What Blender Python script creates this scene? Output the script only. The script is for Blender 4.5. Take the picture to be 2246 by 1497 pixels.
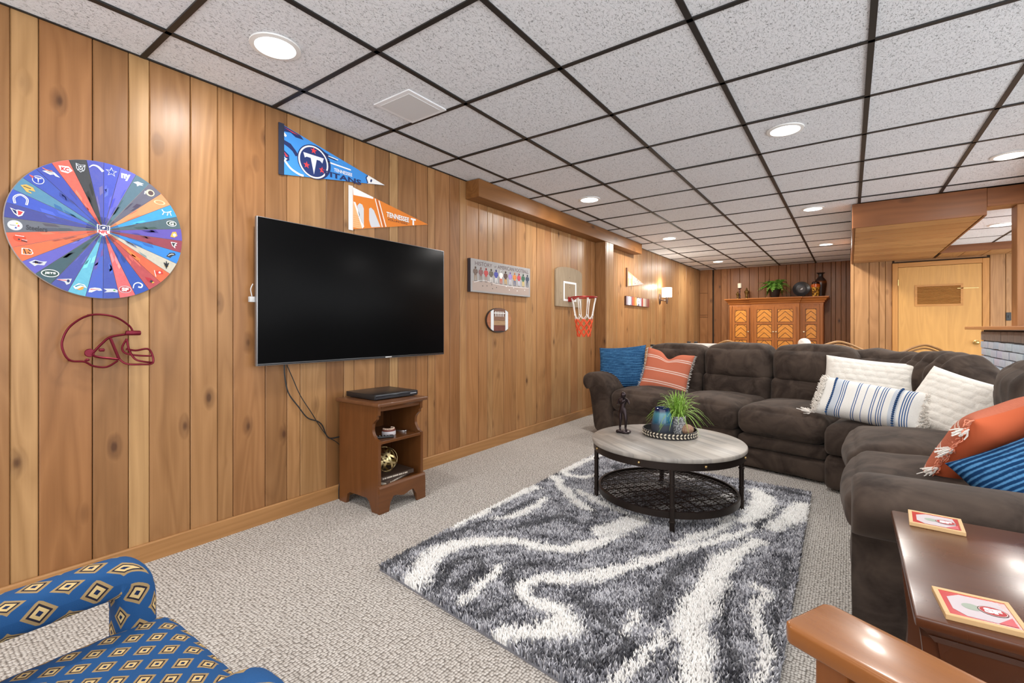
import bpy, bmesh, math, random
import numpy as np
from mathutils import Vector, Matrix, noise
from mathutils.geometry import tessellate_polygon

for _o in list(bpy.data.objects):
    bpy.data.objects.remove(_o, do_unlink=True)
SC = bpy.context.scene
COL = SC.collection
R = math.radians
PI = math.pi
random.seed(7)

# ------------------------------------------------------------------ camera
cam_d = bpy.data.cameras.new('camera')
cam = bpy.data.objects.new('camera', cam_d)
COL.objects.link(cam)
cam.location = (2.68, 0.0, 1.099)
cam.rotation_euler = (R(90), 0, R(35.818))
cam_d.sensor_width = 36.0
cam_d.lens = 1026.57 / 2246 * 36
cam_d.shift_y = -29.76 / 2246
cam_d.clip_start = 0.05
SC.camera = cam

# ------------------------------------------------------------------ world: even fill light, added through the left-out back and right walls
wd = bpy.data.worlds.new('world')
SC.world = wd
wd.use_nodes = True
wd.node_tree.nodes['Background'].inputs[0].default_value = (0.95, 0.98, 1.0, 1)
wd.node_tree.nodes['Background'].inputs[1].default_value = 3.0

LIGHT_W = 12.0          # watts of each recessed ceiling lamp
SC.view_settings.view_transform = 'Standard'
SC.view_settings.look = 'None'
SC.view_settings.gamma = 1.0
SC.view_settings.use_curve_mapping = False
SC.view_settings.exposure = 0.25

H = 2.361               # ceiling height
Y_FAR = 10.83
Y_DOOR = 9.172

# ------------------------------------------------------------------ helpers
def lin(r, g, b):
    f = lambda c: (c / 255 / 12.92) if c / 255 <= 0.04045 else ((c / 255 + 0.055) / 1.055) ** 2.4
    return (f(r), f(g), f(b))

class G:
    """a small node-graph writer for one material"""
    def __init__(s, name):
        s.m = bpy.data.materials.new(name)
        s.m.use_nodes = True
        s.nt = s.m.node_tree
        s.b = s.nt.nodes['Principled BSDF']
        s.out = s.nt.nodes['Material Output']
    def n(s, typ, ins=None, out=0, **props):
        nd = s.nt.nodes.new(typ)
        for k, v in props.items():
            setattr(nd, k, v)
        for k, v in (ins or {}).items():
            s.put(nd.inputs[k], v)
        return nd if out is None else nd.outputs[out]
    def put(s, sock, v):
        if isinstance(v, bpy.types.NodeSocket):
            s.nt.links.new(v, sock)
        elif hasattr(v, '__len__') and len(v) == 3 and sock.type == 'RGBA':
            sock.default_value = (*v, 1)
        else:
            sock.default_value = v
    def bs(s, **kw):
        for k, v in kw.items():
            s.put(s.b.inputs[k.replace('_', ' ')], v)
        return s
    def math(s, op, a, b=0.0, c=0.0, clamp=False):
        return s.n('ShaderNodeMath', {0: a, 1: b, 2: c}, operation=op, use_clamp=clamp)
    def vmath(s, op, a, b):
        return s.n('ShaderNodeVectorMath', {0: a, 1: b}, operation=op)
    def mix(s, fac, a, b, blend='MIX'):
        nd = s.nt.nodes.new('ShaderNodeMix')
        nd.data_type = 'RGBA'; nd.blend_type = blend
        s.put(nd.inputs[0], fac); s.put(nd.inputs[6], a); s.put(nd.inputs[7], b)
        return nd.outputs[2]
    def ramp(s, fac, stops, interp='LINEAR'):
        nd = s.nt.nodes.new('ShaderNodeValToRGB')
        nd.color_ramp.interpolation = interp
        el = nd.color_ramp.elements
        while len(el) < len(stops):
            el.new(0.5)
        for e, (p, c) in zip(el, stops):
            e.position = p
            e.color = (c, c, c, 1) if not hasattr(c, '__len__') else (*c, 1)
        s.put(nd.inputs[0], fac)
        return nd.outputs[0]
    def coord(s, kind='Object'):
        return s.n('ShaderNodeTexCoord', out=None).outputs[kind]
    def scale(s, vec, sc):
        return s.n('ShaderNodeMapping', {'Vector': vec, 'Scale': sc})
    def noise(s, vec, scale, detail=2.0, rough=0.5, dist=0.0):
        return s.n('ShaderNodeTexNoise', {'Vector': vec, 'Scale': scale, 'Detail': detail, 'Roughness': rough, 'Distortion': dist})
    def vor(s, vec, scale, out='Distance', **kw):
        nd = s.n('ShaderNodeTexVoronoi', {'Vector': vec, 'Scale': scale}, out=None, **kw)
        return nd.outputs[out]
    def bump(s, h, strength=0.3, dist=0.01):
        s.put(s.b.inputs['Normal'], s.n('ShaderNodeBump', {'Height': h, 'Strength': strength, 'Distance': dist}))
        return s

MATS = {}
def plain(name, col, rough=0.5, metal=0.0, spec=0.5, **kw):
    if name in MATS:
        return MATS[name]
    g = G(name)
    g.bs(Base_Color=col, Roughness=rough, Metallic=metal, **{'Specular_IOR_Level': spec}, **kw)
    MATS[name] = g.m
    return g.m

def wood(name, col=None, axis='z', rough=0.4, knots=True, grain=1.0, coat=0.0, contrast=1.0):
    """varnished wood; grain runs along the object's own axis; colour from the object when col is None"""
    if name in MATS:
        return MATS[name]
    g = G(name)
    info = g.n('ShaderNodeObjectInfo', out=None)
    base = info.outputs['Color'] if col is None else col
    off = g.math('MULTIPLY', info.outputs['Random'], 37.0)
    v = g.n('ShaderNodeVectorMath', {0: g.coord('Object'), 1: g.n('ShaderNodeCombineXYZ', {0: off, 1: off, 2: off})}, operation='ADD')
    k = {'x': 0, 'y': 1, 'z': 2}[axis]
    def st(a, b):
        s3 = [a * grain] * 3; s3[k] = b * grain
        return g.scale(v, s3)
    kn = g.vor(st(6.0, 2.9), 1.0)
    knot_w = g.math('SMOOTH_MIN', kn, 0.5, 0.2)
    fld = g.noise(st(5.0, 0.55), 1.0, 2.0, 0.5, 0.4)
    fld = g.math('ADD', fld, g.math('MULTIPLY', g.ramp(kn, [(0.0, 1.0), (0.22, 0.0)]), 0.12 if knots else 0.0))
    ring = g.math('PINGPONG', g.math('MULTIPLY', fld, 22.0), 1.0)
    fine = g.noise(st(120.0, 3.0), 1.0, 4.0, 0.6, 0.0)
    streak = g.noise(st(16.0, 0.8), 1.0, 4.0, 0.55, 0.3)
    blot = g.noise(st(3.0, 1.5), 1.0, 2.0, 0.5)
    val = g.math('ADD', g.math('MULTIPLY', ring, 0.24 * contrast), g.math('MULTIPLY', fine, 0.22 * contrast))
    val = g.math('ADD', val, g.math('MULTIPLY', streak, 0.55 * contrast))
    val = g.math('ADD', val, g.math('MULTIPLY', blot, 0.35 * contrast))
    val = g.math('ADD', val, 1.0 - 0.67 * contrast)
    c = g.mix(1.0, base, g.n('ShaderNodeCombineColor', {0: g.math('POWER', val, 0.85), 1: val, 2: g.math('POWER', val, 1.2)}), 'MULTIPLY')
    if knots:
        kf = g.ramp(g.math('ADD', kn, g.math('MULTIPLY', fine, 0.03)), [(0.065, 0.92), (0.105, 0.42), (0.22, 0.0)])
        c = g.mix(kf, c, (0.075, 0.03, 0.012))
    g.bs(Base_Color=c, Roughness=g.math('ADD', g.math('MULTIPLY', streak, 0.2), rough - 0.1), Specular_IOR_Level=0.32)
    if coat:
        g.bs(Coat_Weight=coat, Coat_Roughness=0.12)
    g.bump(g.math('ADD', g.math('MULTIPLY', fine, 0.5), g.math('MULTIPLY', ring, 0.3)), 0.12, 0.002)
    MATS[name] = g.m
    return g.m

def catmull(pts, n=6, closed=False):
    P = [Vector(p) for p in pts]
    out = []
    m = len(P)
    rng = range(m) if closed else range(m - 1)
    for i in rng:
        if closed:
            a, b, c, d = P[(i - 1) % m], P[i], P[(i + 1) % m], P[(i + 2) % m]
        else:
            a, b, c, d = P[max(i - 1, 0)], P[i], P[i + 1], P[min(i + 2, m - 1)]
        for j in range(n):
            t = j / n
            out.append(0.5 * ((2 * b) + (c - a) * t + (2 * a - 5 * b + 4 * c - d) * t * t + (3 * b - 3 * c + d - a) * t ** 3))
    if not closed:
        out.append(P[-1])
    return out

class MB:
    """collects geometry of ONE part; build() links it as one mesh object"""
    def __init__(s):
        s.v = []; s.f = []; s.uv = None
    def add(s, vs, fs):
        o = len(s.v)
        s.v += [tuple(x) for x in vs]
        s.f += [tuple(i + o for i in f) for f in fs]
        return s
    def box(s, x0, x1, y0, y1, z0, z1, mat=None):
        vs = [Vector((x, y, z)) for z in (z0, z1) for y in (y0, y1) for x in (x0, x1)]
        if mat is not None:
            vs = [mat @ v for v in vs]
        return s.add(vs, [(0, 2, 3, 1), (4, 5, 7, 6), (0, 1, 5, 4), (2, 6, 7, 3), (0, 4, 6, 2), (1, 3, 7, 5)])
    def cbox(s, c, d, mat=None):
        return s.box(c[0] - d[0] / 2, c[0] + d[0] / 2, c[1] - d[1] / 2, c[1] + d[1] / 2, c[2] - d[2] / 2, c[2] + d[2] / 2, mat)
    def cyl(s, p0, p1, r0, r1=None, n=16, caps=True):
        r1 = r0 if r1 is None else r1
        p0 = Vector(p0); p1 = Vector(p1)
        q = (p1 - p0).to_track_quat('Z', 'Y')
        vs = []
        for p, r in ((p0, r0), (p1, r1)):
            for i in range(n):
                a = 2 * PI * i / n
                vs.append(p + q @ Vector((r * math.cos(a), r * math.sin(a), 0)))
        fs = [(i, (i + 1) % n, n + (i + 1) % n, n + i) for i in range(n)]
        if caps:
            fs += [tuple(range(n - 1, -1, -1)), tuple(range(n, 2 * n))]
        return s.add(vs, fs)
    def lathe(s, prof, n=24, c=(0, 0, 0), axis='z'):
        vs = []
        for r, z in prof:
            for i in range(n):
                a = 2 * PI * i / n
                p = (r * math.cos(a), r * math.sin(a), z)
                if axis == 'x': p = (p[2], p[0], p[1])
                if axis == 'y': p = (p[0], p[2], p[1])
                vs.append((c[0] + p[0], c[1] + p[1], c[2] + p[2]))
        fs = []
        for k in range(len(prof) - 1):
            for i in range(n):
                j = (i + 1) % n
                fs.append((k * n + i, k * n + j, (k + 1) * n + j, (k + 1) * n + i))
        if tuple(prof[0]) == tuple(prof[-1]):      # a closed ring profile has no end caps
            m = (len(prof) - 1) * n
            vs = vs[:m]; fs = [tuple(i % m for i in f) for f in fs]
        else:
            fs += [tuple(range(n - 1, -1, -1)), tuple(range((len(prof) - 1) * n, len(prof) * n))]
        return s.add(vs, fs)
    def tube(s, pts, r, n=8, closed=False):
        P = [Vector(p) for p in pts]
        m = len(P)
        rr = r if hasattr(r, '__len__') else [r] * m
        T = []
        for i in range(m):
            a = P[(i - 1) % m] if closed or i > 0 else P[i]
            b = P[(i + 1) % m] if closed or i < m - 1 else P[i]
            t = (b - a)
            T.append(t.normalized() if t.length > 1e-9 else Vector((0, 0, 1)))
        u = T[0].orthogonal().normalized()
        vs = []
        for i in range(m):
            u = (u - T[i] * u.dot(T[i]))
            u = u.normalized() if u.length > 1e-6 else T[i].orthogonal().normalized()
            w = T[i].cross(u)
            for k in range(n):
                a = 2 * PI * k / n
                vs.append(P[i] + (u * math.cos(a) + w * math.sin(a)) * rr[i])
        fs = []
        for i in range(m if closed else m - 1):
            j = (i + 1) % m
            for k in range(n):
                l = (k + 1) % n
                fs.append((i * n + k, i * n + l, j * n + l, j * n + k))
        if not closed:
            fs += [tuple(range(n - 1, -1, -1)), tuple(range((m - 1) * n, m * n))]
        return s.add(vs, fs)
    def prism(s, poly, a, b, axes='xyz'):
        """poly in the first two axes, extruded a..b along the third"""
        ix = ['xyz'.index(c) for c in axes]
        n = len(poly)
        vs = []
        for h in (a, b):
            for p in poly:
                q = [0, 0, 0]; q[ix[0]] = p[0]; q[ix[1]] = p[1]; q[ix[2]] = h
                vs.append(q)
        tri = tessellate_polygon([[Vector((p[0], p[1], 0)) for p in poly]])
        fs = [tuple(t) for t in tri] + [tuple(i + n for i in t[::-1]) for t in tri]
        fs += [(i, (i + 1) % n, n + (i + 1) % n, n + i) for i in range(n)]
        return s.add(vs, fs)
    def ell(s, c, r, n=16, m=10, mat=None):
        vs = []; fs = []
        for j in range(m + 1):
            th = PI * j / m
            for i in range(n):
                a = 2 * PI * i / n
                p = Vector((r[0] * math.sin(th) * math.cos(a), r[1] * math.sin(th) * math.sin(a), r[2] * math.cos(th)))
                if mat is not None: p = mat @ p
                vs.append((c[0] + p[0], c[1] + p[1], c[2] + p[2]))
        for j in range(m):
            for i in range(n):
                k = (i + 1) % n
                fs.append((j * n + i, (j + 1) * n + i, (j + 1) * n + k, j * n + k))
        return s.add(vs, fs)
    def puff(s, c, d, r=0.05, crown=(0, 0, 0), n=14, rot=0.0, wr=0.0, seed=0.0, fn=None, mat=None, wsc=7.0):
        """soft box: rounded edges, crowned faces, small wrinkles"""
        hx = Vector((d[0] / 2, d[1] / 2, d[2] / 2))
        r = min(r, hx[0] * 0.98, hx[1] * 0.98, hx[2] * 0.98)
        idx = {}; vs = []; fs = []
        tt = [math.sin(PI / 2 * (2 * i / n - 1)) * 0.55 + (2 * i / n - 1) * 0.45 for i in range(n + 1)]
        cz, sz = math.cos(rot), math.sin(rot)
        def vert(p):
            k = (round(p[0], 5), round(p[1], 5), round(p[2], 5))
            if k in idx: return idx[k]
            q = [p[i] * hx[i] for i in range(3)]
            core = [max(-(hx[i] - r), min(hx[i] - r, q[i])) for i in range(3)]
            off = Vector([q[i] - core[i] for i in range(3)])
            if off.length > 1e-9: off *= r / off.length
            q = Vector(core) + off
            for i in range(3):
                a, b = p[(i + 1) % 3], p[(i + 2) % 3]
                q[i] += crown[i] * p[i] * (1 - a * a) * (1 - b * b)
            if wr:
                nv = noise.noise_vector(q * wsc + Vector((seed * 3.1, seed * 1.7, seed)))
                q += nv * wr + noise.noise_vector(q * wsc * 3 + Vector((seed, 5, seed))) * wr * 0.35
            if fn: q = Vector(fn(q, p))
            q = Vector((q[0] * cz - q[1] * sz, q[0] * sz + q[1] * cz, q[2])) + Vector(c)
            if mat is not None: q = mat @ q
            idx[k] = len(vs); vs.append(q)
            return idx[k]
        for ax in range(3):
            for sg in (-1, 1):
                for i in range(n):
                    for j in range(n):
                        quad = []
                        for a, b in ((i, j), (i + 1, j), (i + 1, j + 1), (i, j + 1)):
                            p = [0, 0, 0]; p[ax] = sg; p[(ax + 1) % 3] = tt[a]; p[(ax + 2) % 3] = tt[b]
                            quad.append(vert(p))
                        fs.append(tuple(quad if sg > 0 else quad[::-1]))
        return s.add(vs, fs)
    def mesh(s, name, smooth=None, bevel=0.0, segs=2, boxuv=False):
        me = bpy.data.meshes.new(name)
        me.from_pydata(s.v, [], s.f)
        bm = bmesh.new(); bm.from_mesh(me)
        bmesh.ops.recalc_face_normals(bm, faces=bm.faces)
        if bevel:
            ed = [e for e in bm.edges if len(e.link_faces) == 2 and e.calc_face_angle(0) > R(35)]
            bmesh.ops.bevel(bm, geom=ed, offset=bevel, segments=segs, profile=0.5, affect='EDGES', clamp_overlap=True)
        if boxuv:
            ul = bm.loops.layers.uv.new('UVMap')
            for f in bm.faces:
                nn = f.normal
                a = max(range(3), key=lambda i: abs(nn[i]))
                i, j = [(1, 2), (0, 2), (0, 1)][a]
                for l in f.loops:
                    l[ul].uv = (l.vert.co[i], l.vert.co[j])
        bm.to_mesh(me); bm.free()
        if s.uv is not None:
            ul = me.uv_layers.new(name='UVMap')
            for l in me.loops:
                ul.data[l.index].uv = s.uv[l.vertex_index]
        if smooth is not None:
            me.polygons.foreach_set('use_smooth', [True] * len(me.polygons))
            if smooth < 180:
                me.set_sharp_from_angle(angle=R(smooth))
        return me
    def build(s, name, mat, parent=None, smooth=40, bevel=0.0, segs=2, loc=None, boxuv=False):
        return link(name, s.mesh(name, smooth, bevel, segs, boxuv), mat, parent, loc)

def link(name, me, mat, parent=None, loc=None):
    if mat is not None and not me.materials:
        me.materials.append(mat)
    o = bpy.data.objects.new(name, me)
    COL.objects.link(o)
    if parent is not None: o.parent = parent
    if loc is not None: o.location = loc
    return o

def tag(o, label=None, cat=None, group=None, kind=None):
    if label: o['label'] = label
    if cat: o['category'] = cat
    if group: o['group'] = group
    if kind: o['kind'] = kind
    return o

def thing(name, label, cat, loc=(0, 0, 0), rotz=0.0, group=None, basis=None):
    o = bpy.data.objects.new(name, None)
    o.empty_display_size = 0.05
    COL.objects.link(o)
    if basis is not None:
        o.matrix_world = Matrix.Translation(loc) @ basis.to_4x4()
    else:
        o.location = loc; o.rotation_euler = (0, 0, rotz)
    return tag(o, label, cat, group)

WALL_L = Matrix(((0, 0, 1), (1, 0, 0), (0, 1, 0)))        # local x along the left wall, y up, z out of it
WALL_F = Matrix(((1, 0, 0), (0, 0, -1), (0, 1, 0)))       # the same for walls facing the camera side

def struct(o):
    return tag(o, kind='structure')

# flat print: coloured polygons lying on a surface (local x right, y up, z out)
ink = G('print_ink')
ink.bs(Base_Color=ink.n('ShaderNodeVertexColor', layer_name='Col'), Roughness=0.55)
INK = ink.m

_TX = {}
def text_tris(body, bold=0.0):
    key = (body, bold)
    if key in _TX: return _TX[key]
    cu = bpy.data.curves.new('t', 'FONT')
    cu.body = body; cu.size = 1.0; cu.offset = bold; cu.resolution_u = 3
    ob = bpy.data.objects.new('t', cu)
    COL.objects.link(ob)
    dg = bpy.context.evaluated_depsgraph_get()
    me = bpy.data.meshes.new_from_object(ob.evaluated_get(dg))
    vs = [(v.co.x, v.co.y) for v in me.vertices]
    fs = [tuple(p.vertices) for p in me.polygons]
    bpy.data.objects.remove(ob); bpy.data.curves.remove(cu); bpy.data.meshes.remove(me)
    xs = [v[0] for v in vs]; ys = [v[1] for v in vs]
    x0, x1, y0, y1 = min(xs), max(xs), min(ys), max(ys)
    vs = [((x - x0) / (x1 - x0), (y - y0) / (y1 - y0)) for x, y in vs]
    _TX[key] = (vs, fs)
    return _TX[key]

class Print:
    def __init__(s, h0=0.0006, dh=0.0004):
        s.v = []; s.f = []; s.c = []; s.h = h0; s.dh = dh
    def layer(s):
        s.h += s.dh
        return s
    def poly(s, pts, col, holes=()):
        loops = [[Vector((p[0], p[1], 0)) for p in pts]] + [[Vector((p[0], p[1], 0)) for p in h] for h in holes]
        flat = [p for l in loops for p in l]
        o = len(s.v)
        s.v += [(p.x, p.y, s.h) for p in flat]
        for t in tessellate_polygon(loops):
            s.f.append(tuple(i + o for i in t)); s.c.append(col)
        return s
    def ell(s, cx, cy, rx, ry, col, n=24, rot=0.0, inner=None):
        E = lambda a, b: [(cx + a * math.cos(t) * math.cos(rot) - b * math.sin(t) * math.sin(rot), cy + a * math.cos(t) * math.sin(rot) + b * math.sin(t) * math.cos(rot)) for t in [2 * PI * i / n for i in range(n)]]
        return s.poly(E(rx, ry), col, [E(rx * inner, ry * inner)] if inner else ())
    def star(s, cx, cy, r, col, k=0.4, rot=PI / 2):
        return s.poly([(cx + (r if i % 2 == 0 else r * k) * math.cos(rot + PI * i / 5), cy + (r if i % 2 == 0 else r * k) * math.sin(rot + PI * i / 5)) for i in range(10)], col)
    def stroke(s, pts, w, col, n=5):
        P = catmull([(p[0], p[1], 0) for p in pts], n) if n > 1 else [Vector((p[0], p[1], 0)) for p in pts]
        L = []; Rr = []
        m = len(P)
        for i in range(m):
            t = (P[min(i + 1, m - 1)] - P[max(i - 1, 0)])
            t = t.normalized() if t.length else Vector((1, 0, 0))
            nn = Vector((-t.y, t.x, 0))
            ww = (w[0] + (w[1] - w[0]) * i / (m - 1)) if hasattr(w, '__len__') else w
            L.append(P[i] + nn * ww / 2); Rr.append(P[i] - nn * ww / 2)
        o = len(s.v)
        for a, b in zip(L, Rr):
            s.v += [(a.x, a.y, s.h), (b.x, b.y, s.h)]
        for i in range(m - 1):
            s.f.append((o + 2 * i, o + 2 * i + 1, o + 2 * i + 3, o + 2 * i + 2)); s.c.append(col)
        return s
    def rect(s, x0, x1, y0, y1, col):
        return s.poly([(x0, y0), (x1, y0), (x1, y1), (x0, y1)], col)
    def text(s, body, cx, cy, w, h, col, rot=0.0, bold=0.0, shear=0.0):
        vs, fs = text_tris(body, bold)
        o = len(s.v)
        cr, sr = math.cos(rot), math.sin(rot)
        for x, y in vs:
            a = (x - 0.5) * w + (y - 0.5) * h * shear; b = (y - 0.5) * h
            s.v.append((cx + a * cr - b * sr, cy + a * sr + b * cr, s.h))
        for f in fs:
            s.f.append(tuple(i + o for i in f)); s.c.append(col)
        return s
    def build(s, name, parent, z=0.0, clip=None):
        me = bpy.data.meshes.new(name)
        me.from_pydata([(x, y, h + z) for x, y, h in s.v], [], s.f)
        ca = me.color_attributes.new('Col', 'FLOAT_COLOR', 'CORNER')
        for p, c in zip(me.polygons, s.c):
            for li in p.loop_indices:
                ca.data[li].color = (*c, 1)
        bm = bmesh.new(); bm.from_mesh(me)
        for f in bm.faces:
            if f.normal.z < 0: f.normal_flip()
        bm.to_mesh(me); bm.free()
        o = link(name, me, INK, parent); o['kind'] = 'stuff'
        return o
# ------------------------------------------------------------------ materials of the setting
BOARD = wood('varnished_cedar', None, 'z', 0.38)
BOARD_X = wood('varnished_cedar_lying', None, 'x', 0.38)
BOARD_Y = wood('varnished_cedar_along', None, 'y', 0.38)

def tone(t, red=0.0):
    d = Vector((0.290, 0.122, 0.043)); m = Vector((0.470, 0.222, 0.084)); l = Vector((0.650, 0.362, 0.150))
    c = m.lerp(l, t) if t > 0 else m.lerp(d, -t)
    c = c * 0.63
    return (c[0] * (1 + 0.1 * red), c[1] * (1 - 0.12 * red), c[2] * (1 - 0.25 * red), 1)

g = G('berber_carpet')
v = g.coord('Object')
cell = g.n('ShaderNodeTexVoronoi', {'Vector': g.scale(v, (1, 0.86, 1)), 'Scale': 100.0, 'Randomness': 0.45}, out=None, voronoi_dimensions='2D')
d0 = cell.outputs['Distance']
big = g.noise(v, 2.2, 2.0)
fib = g.noise(v, 420.0, 2.0)
tint = g.n('ShaderNodeSeparateColor', {0: cell.outputs['Color']}, out=0)
cc = g.mix(g.ramp(d0, [(0.28, 0.0), (0.62, 1.0)]), g.mix(tint, lin(228, 224, 218), lin(196, 191, 184)), lin(98, 92, 86))
cc = g.mix(g.math('MULTIPLY', fib, 0.35), cc, lin(168, 160, 152))
cc = g.mix(g.math('MULTIPLY', big, 0.18), cc, lin(204, 196, 188))
g.bs(Base_Color=cc, Roughness=0.95, Specular_IOR_Level=0.1)
g.bump(g.math('SUBTRACT', 1.0, d0), 0.9, 0.006)
CARPET = g.m

g = G('fissured_ceiling_tile')
v = g.n('ShaderNodeVectorMath', {0: g.coord('Object'), 1: g.n('ShaderNodeVectorMath', {0: g.n('ShaderNodeObjectInfo', out=None).outputs['Random'], 1: (31.0, 17.0, 5.0)}, operation='MULTIPLY')}, operation='ADD')
f1 = g.noise(g.scale(v, (1.0, 0.55, 1.0)), 135.0, 3.0, 0.65, 1.2)
f2 = g.noise(v, 420.0, 2.0)
fis = g.ramp(f1, [(0.27, 0.0), (0.39, 0.85), (0.47, 1.0)])
cc = g.mix(fis, lin(142, 144, 148), g.mix(f2, lin(244, 247, 252), lin(230, 233, 238)))
g.bs(Base_Color=cc, Roughness=0.92, Specular_IOR_Level=0.15)
g.bump(g.math('ADD', fis, g.math('MULTIPLY', f2, 0.3)), 0.9, 0.006)
TILE = g.m
TEE = plain('black_ceiling_tee', (0.012, 0.012, 0.012), 0.5)
BACKING = plain('dark_backing', (0.05, 0.03, 0.018), 0.9)

# ------------------------------------------------------------------ floor
MB_ = MB().box(-0.15, 6.4, -2.3, 11.0, -0.1, 0.0)
floor = struct(MB_.build('floor', CARPET, smooth=None))

# ------------------------------------------------------------------ left wall of vertical boards
wall_left = struct(MB().box(-0.15, -0.016, -2.3, Y_FAR + 0.1, 0.0, H + 0.05).build('wall_left', BACKING, smooth=None))
SEAMS = [0.338, 0.418, 0.586, 0.712, 0.79, 0.959, 1.085, 1.161, 1.332, 1.458, 1.539, 1.711, 1.839, 1.916, 2.086, 2.213, 2.292, 2.466, 2.59, 2.668, 2.838, 2.96, 3.042, 3.209, 3.334, 3.41, 3.585, 3.713, 3.787, 3.952, 4.079, 4.157, 4.329, 4.465, 4.53, 4.709, 4.838, 4.904, 5.076, 5.208, 5.306, 5.46, 5.60, 5.72, 5.86, 5.99, 6.136, 6.221, 6.272, 6.461, 6.517, 6.692, 6.914, 7.076, 7.224, 7.305, 7.492, 7.613, 7.687, 7.868, 7.974, 8.069, 8.225, 8.426, 8.609, 8.79, 9.014, 9.227, 9.533, 9.748, 9.97, 10.305, 10.55, Y_FAR]
TONES = [0.55, -0.25, -0.45, 0.75, -0.05, 0.2, 0.05, -0.25, -0.45, 0.25, 0.3, -0.5, 0.4, 0.25, -0.35, 0.5, -0.4, 0.0, 0.35, 0.0, -0.4, 0.35, 0.1, 0.1, 0.2, 0.2, 0.05, 0.1, 0.45, 0.35, 0.5, 0.25, 0.0, 0.35, 0.3, 0.25, 0.45, 0.05, 0.3, 0.5, 0.0]
pre = [-2.3, -2.12, -2.0, -1.83, -1.72, -1.55, -1.43, -1.26, -1.1, -1.0, -0.83, -0.7, -0.6, -0.43, -0.31, -0.14, 0.02, 0.14, 0.29]
SE = pre + SEAMS
random.seed(11)
def plank(u0, u1, z0, z1, gap, dep, jit):
    """vertical board in local (u, d, z): chamfered face towards +d"""
    a, b = u0 + gap / 2, u1 - gap / 2
    ch = 0.0035
    d1 = jit
    return [(a, -dep), (b, -dep), (b, d1 - ch), (b - ch, d1), (a + ch, d1), (a, d1 - ch)]
for i in range(len(SE) - 1):
    y0, y1 = SE[i], SE[i + 1]
    k = i - len(pre)
    t = TONES[k] if 0 <= k < len(TONES) else random.uniform(-0.3, 0.55)
    if y0 > 6.1: t = random.uniform(0.0, 0.55)
    gap = random.uniform(0.001, 0.0042)
    poly = plank(y0, y1, 0, H, gap, 0.018, random.uniform(-0.003, 0.0))
    yc = (y0 + y1) / 2
    mb = MB().prism([(p[0] - yc, p[1]) for p in poly], -H / 2, H / 2, 'yxz')
    o = mb.build('board', BOARD, wall_left, smooth=None, loc=(0, yc, H / 2))
    o.color = tone(t * 1.2 + random.uniform(-0.1, 0.1), random.uniform(-0.25, 0.25))

TRIM = wood('trim_cedar', lin(158, 114, 70), 'y', 0.42, knots=False, contrast=0.8)
bb = struct(MB().prism([(0.0, 0.0), (0.013, 0.0), (0.013, 0.084), (0.009, 0.09), (0.0, 0.09)], -2.3, 5.56, 'xzy').build('baseboard_left', TRIM, smooth=None))
struct(MB().prism([(0.0, 0.0), (0.013, 0.0), (0.013, 0.084), (0.009, 0.09), (0.0, 0.09)], 5.79, Y_FAR - 0.02, 'xzy').build('baseboard_left', TRIM, smooth=None))

# boxed beam under the ceiling and the post that carries it
BEAMW = wood('beam_cedar', lin(126, 82, 42), 'y', 0.42, grain=0.8)
beam = struct(MB().box(0.002, 0.15, 3.03, 6.84, 2.205, H - 0.004).build('trim_1', BEAMW, smooth=None, bevel=0.003))
post = struct(MB().box(0.001, 0.13, 5.565, 5.785, 0.0, 2.205).build('trim_2', BACKING, smooth=None))
for k, (x0, x1, y0, y1, t) in enumerate(((0.002, 0.146, 5.555, 5.571, -0.35), (0.132, 0.15, 5.573, 5.652, 0.55), (0.132, 0.15, 5.656, 5.795, 0.45), (0.002, 0.13, 5.781, 5.797, 0.1))):
    o = MB().box(x0, x1, y0, y1, 0.001, 2.204).build('board', BOARD, post, smooth=None, bevel=0.002)
    o.color = tone(t)

# ------------------------------------------------------------------ far wall
wall_far = struct(MB().box(-0.02, 2.9, Y_FAR + 0.016, Y_FAR + 0.15, 0.0, H + 0.05).build('wall_far', BACKING, smooth=None))
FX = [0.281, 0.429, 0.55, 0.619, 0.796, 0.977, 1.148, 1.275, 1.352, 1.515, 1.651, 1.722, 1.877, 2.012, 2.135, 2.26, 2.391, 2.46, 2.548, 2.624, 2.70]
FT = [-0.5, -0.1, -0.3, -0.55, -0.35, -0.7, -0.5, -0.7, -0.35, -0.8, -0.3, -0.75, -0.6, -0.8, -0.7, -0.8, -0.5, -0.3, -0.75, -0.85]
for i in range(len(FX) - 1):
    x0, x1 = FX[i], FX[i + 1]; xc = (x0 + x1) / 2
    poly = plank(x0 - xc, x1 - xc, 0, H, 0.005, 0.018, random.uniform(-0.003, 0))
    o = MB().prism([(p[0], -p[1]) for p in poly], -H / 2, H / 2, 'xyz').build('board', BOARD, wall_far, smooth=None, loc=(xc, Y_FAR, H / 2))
    o.color = tone(FT[i] + 0.3, 0.6)  # board tones, darkened and reddened overall to paint in the far wall's weaker light
# boxed chase in the corner with a hatch cut into it
chase = struct(MB().box(0.002, 0.262, Y_FAR - 0.05, Y_FAR + 0.01, 0.0, H).build('trim_3', BACKING, smooth=None))
for x0, x1, z0, z1, t in ((0.004, 0.168, 1.86, H, -0.2), (0.004, 0.168, 1.385, 1.855, -0.1), (0.004, 0.168, 1.33, 1.38, -0.35), (0.004, 0.168, 0.0, 1.325, -0.1), (0.172, 0.265, 0.0, H, -0.25)):
    o = MB().box(x0 - (x0 + x1) / 2, x1 - (x0 + x1) / 2, -0.012, 0.006, z0 - (z0 + z1) / 2, z1 - (z0 + z1) / 2).build('board', BOARD, chase, smooth=None, bevel=0.002, loc=((x0 + x1) / 2, Y_FAR - 0.056, (z0 + z1) / 2))
    o.color = tone(t, 0.3)

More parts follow.
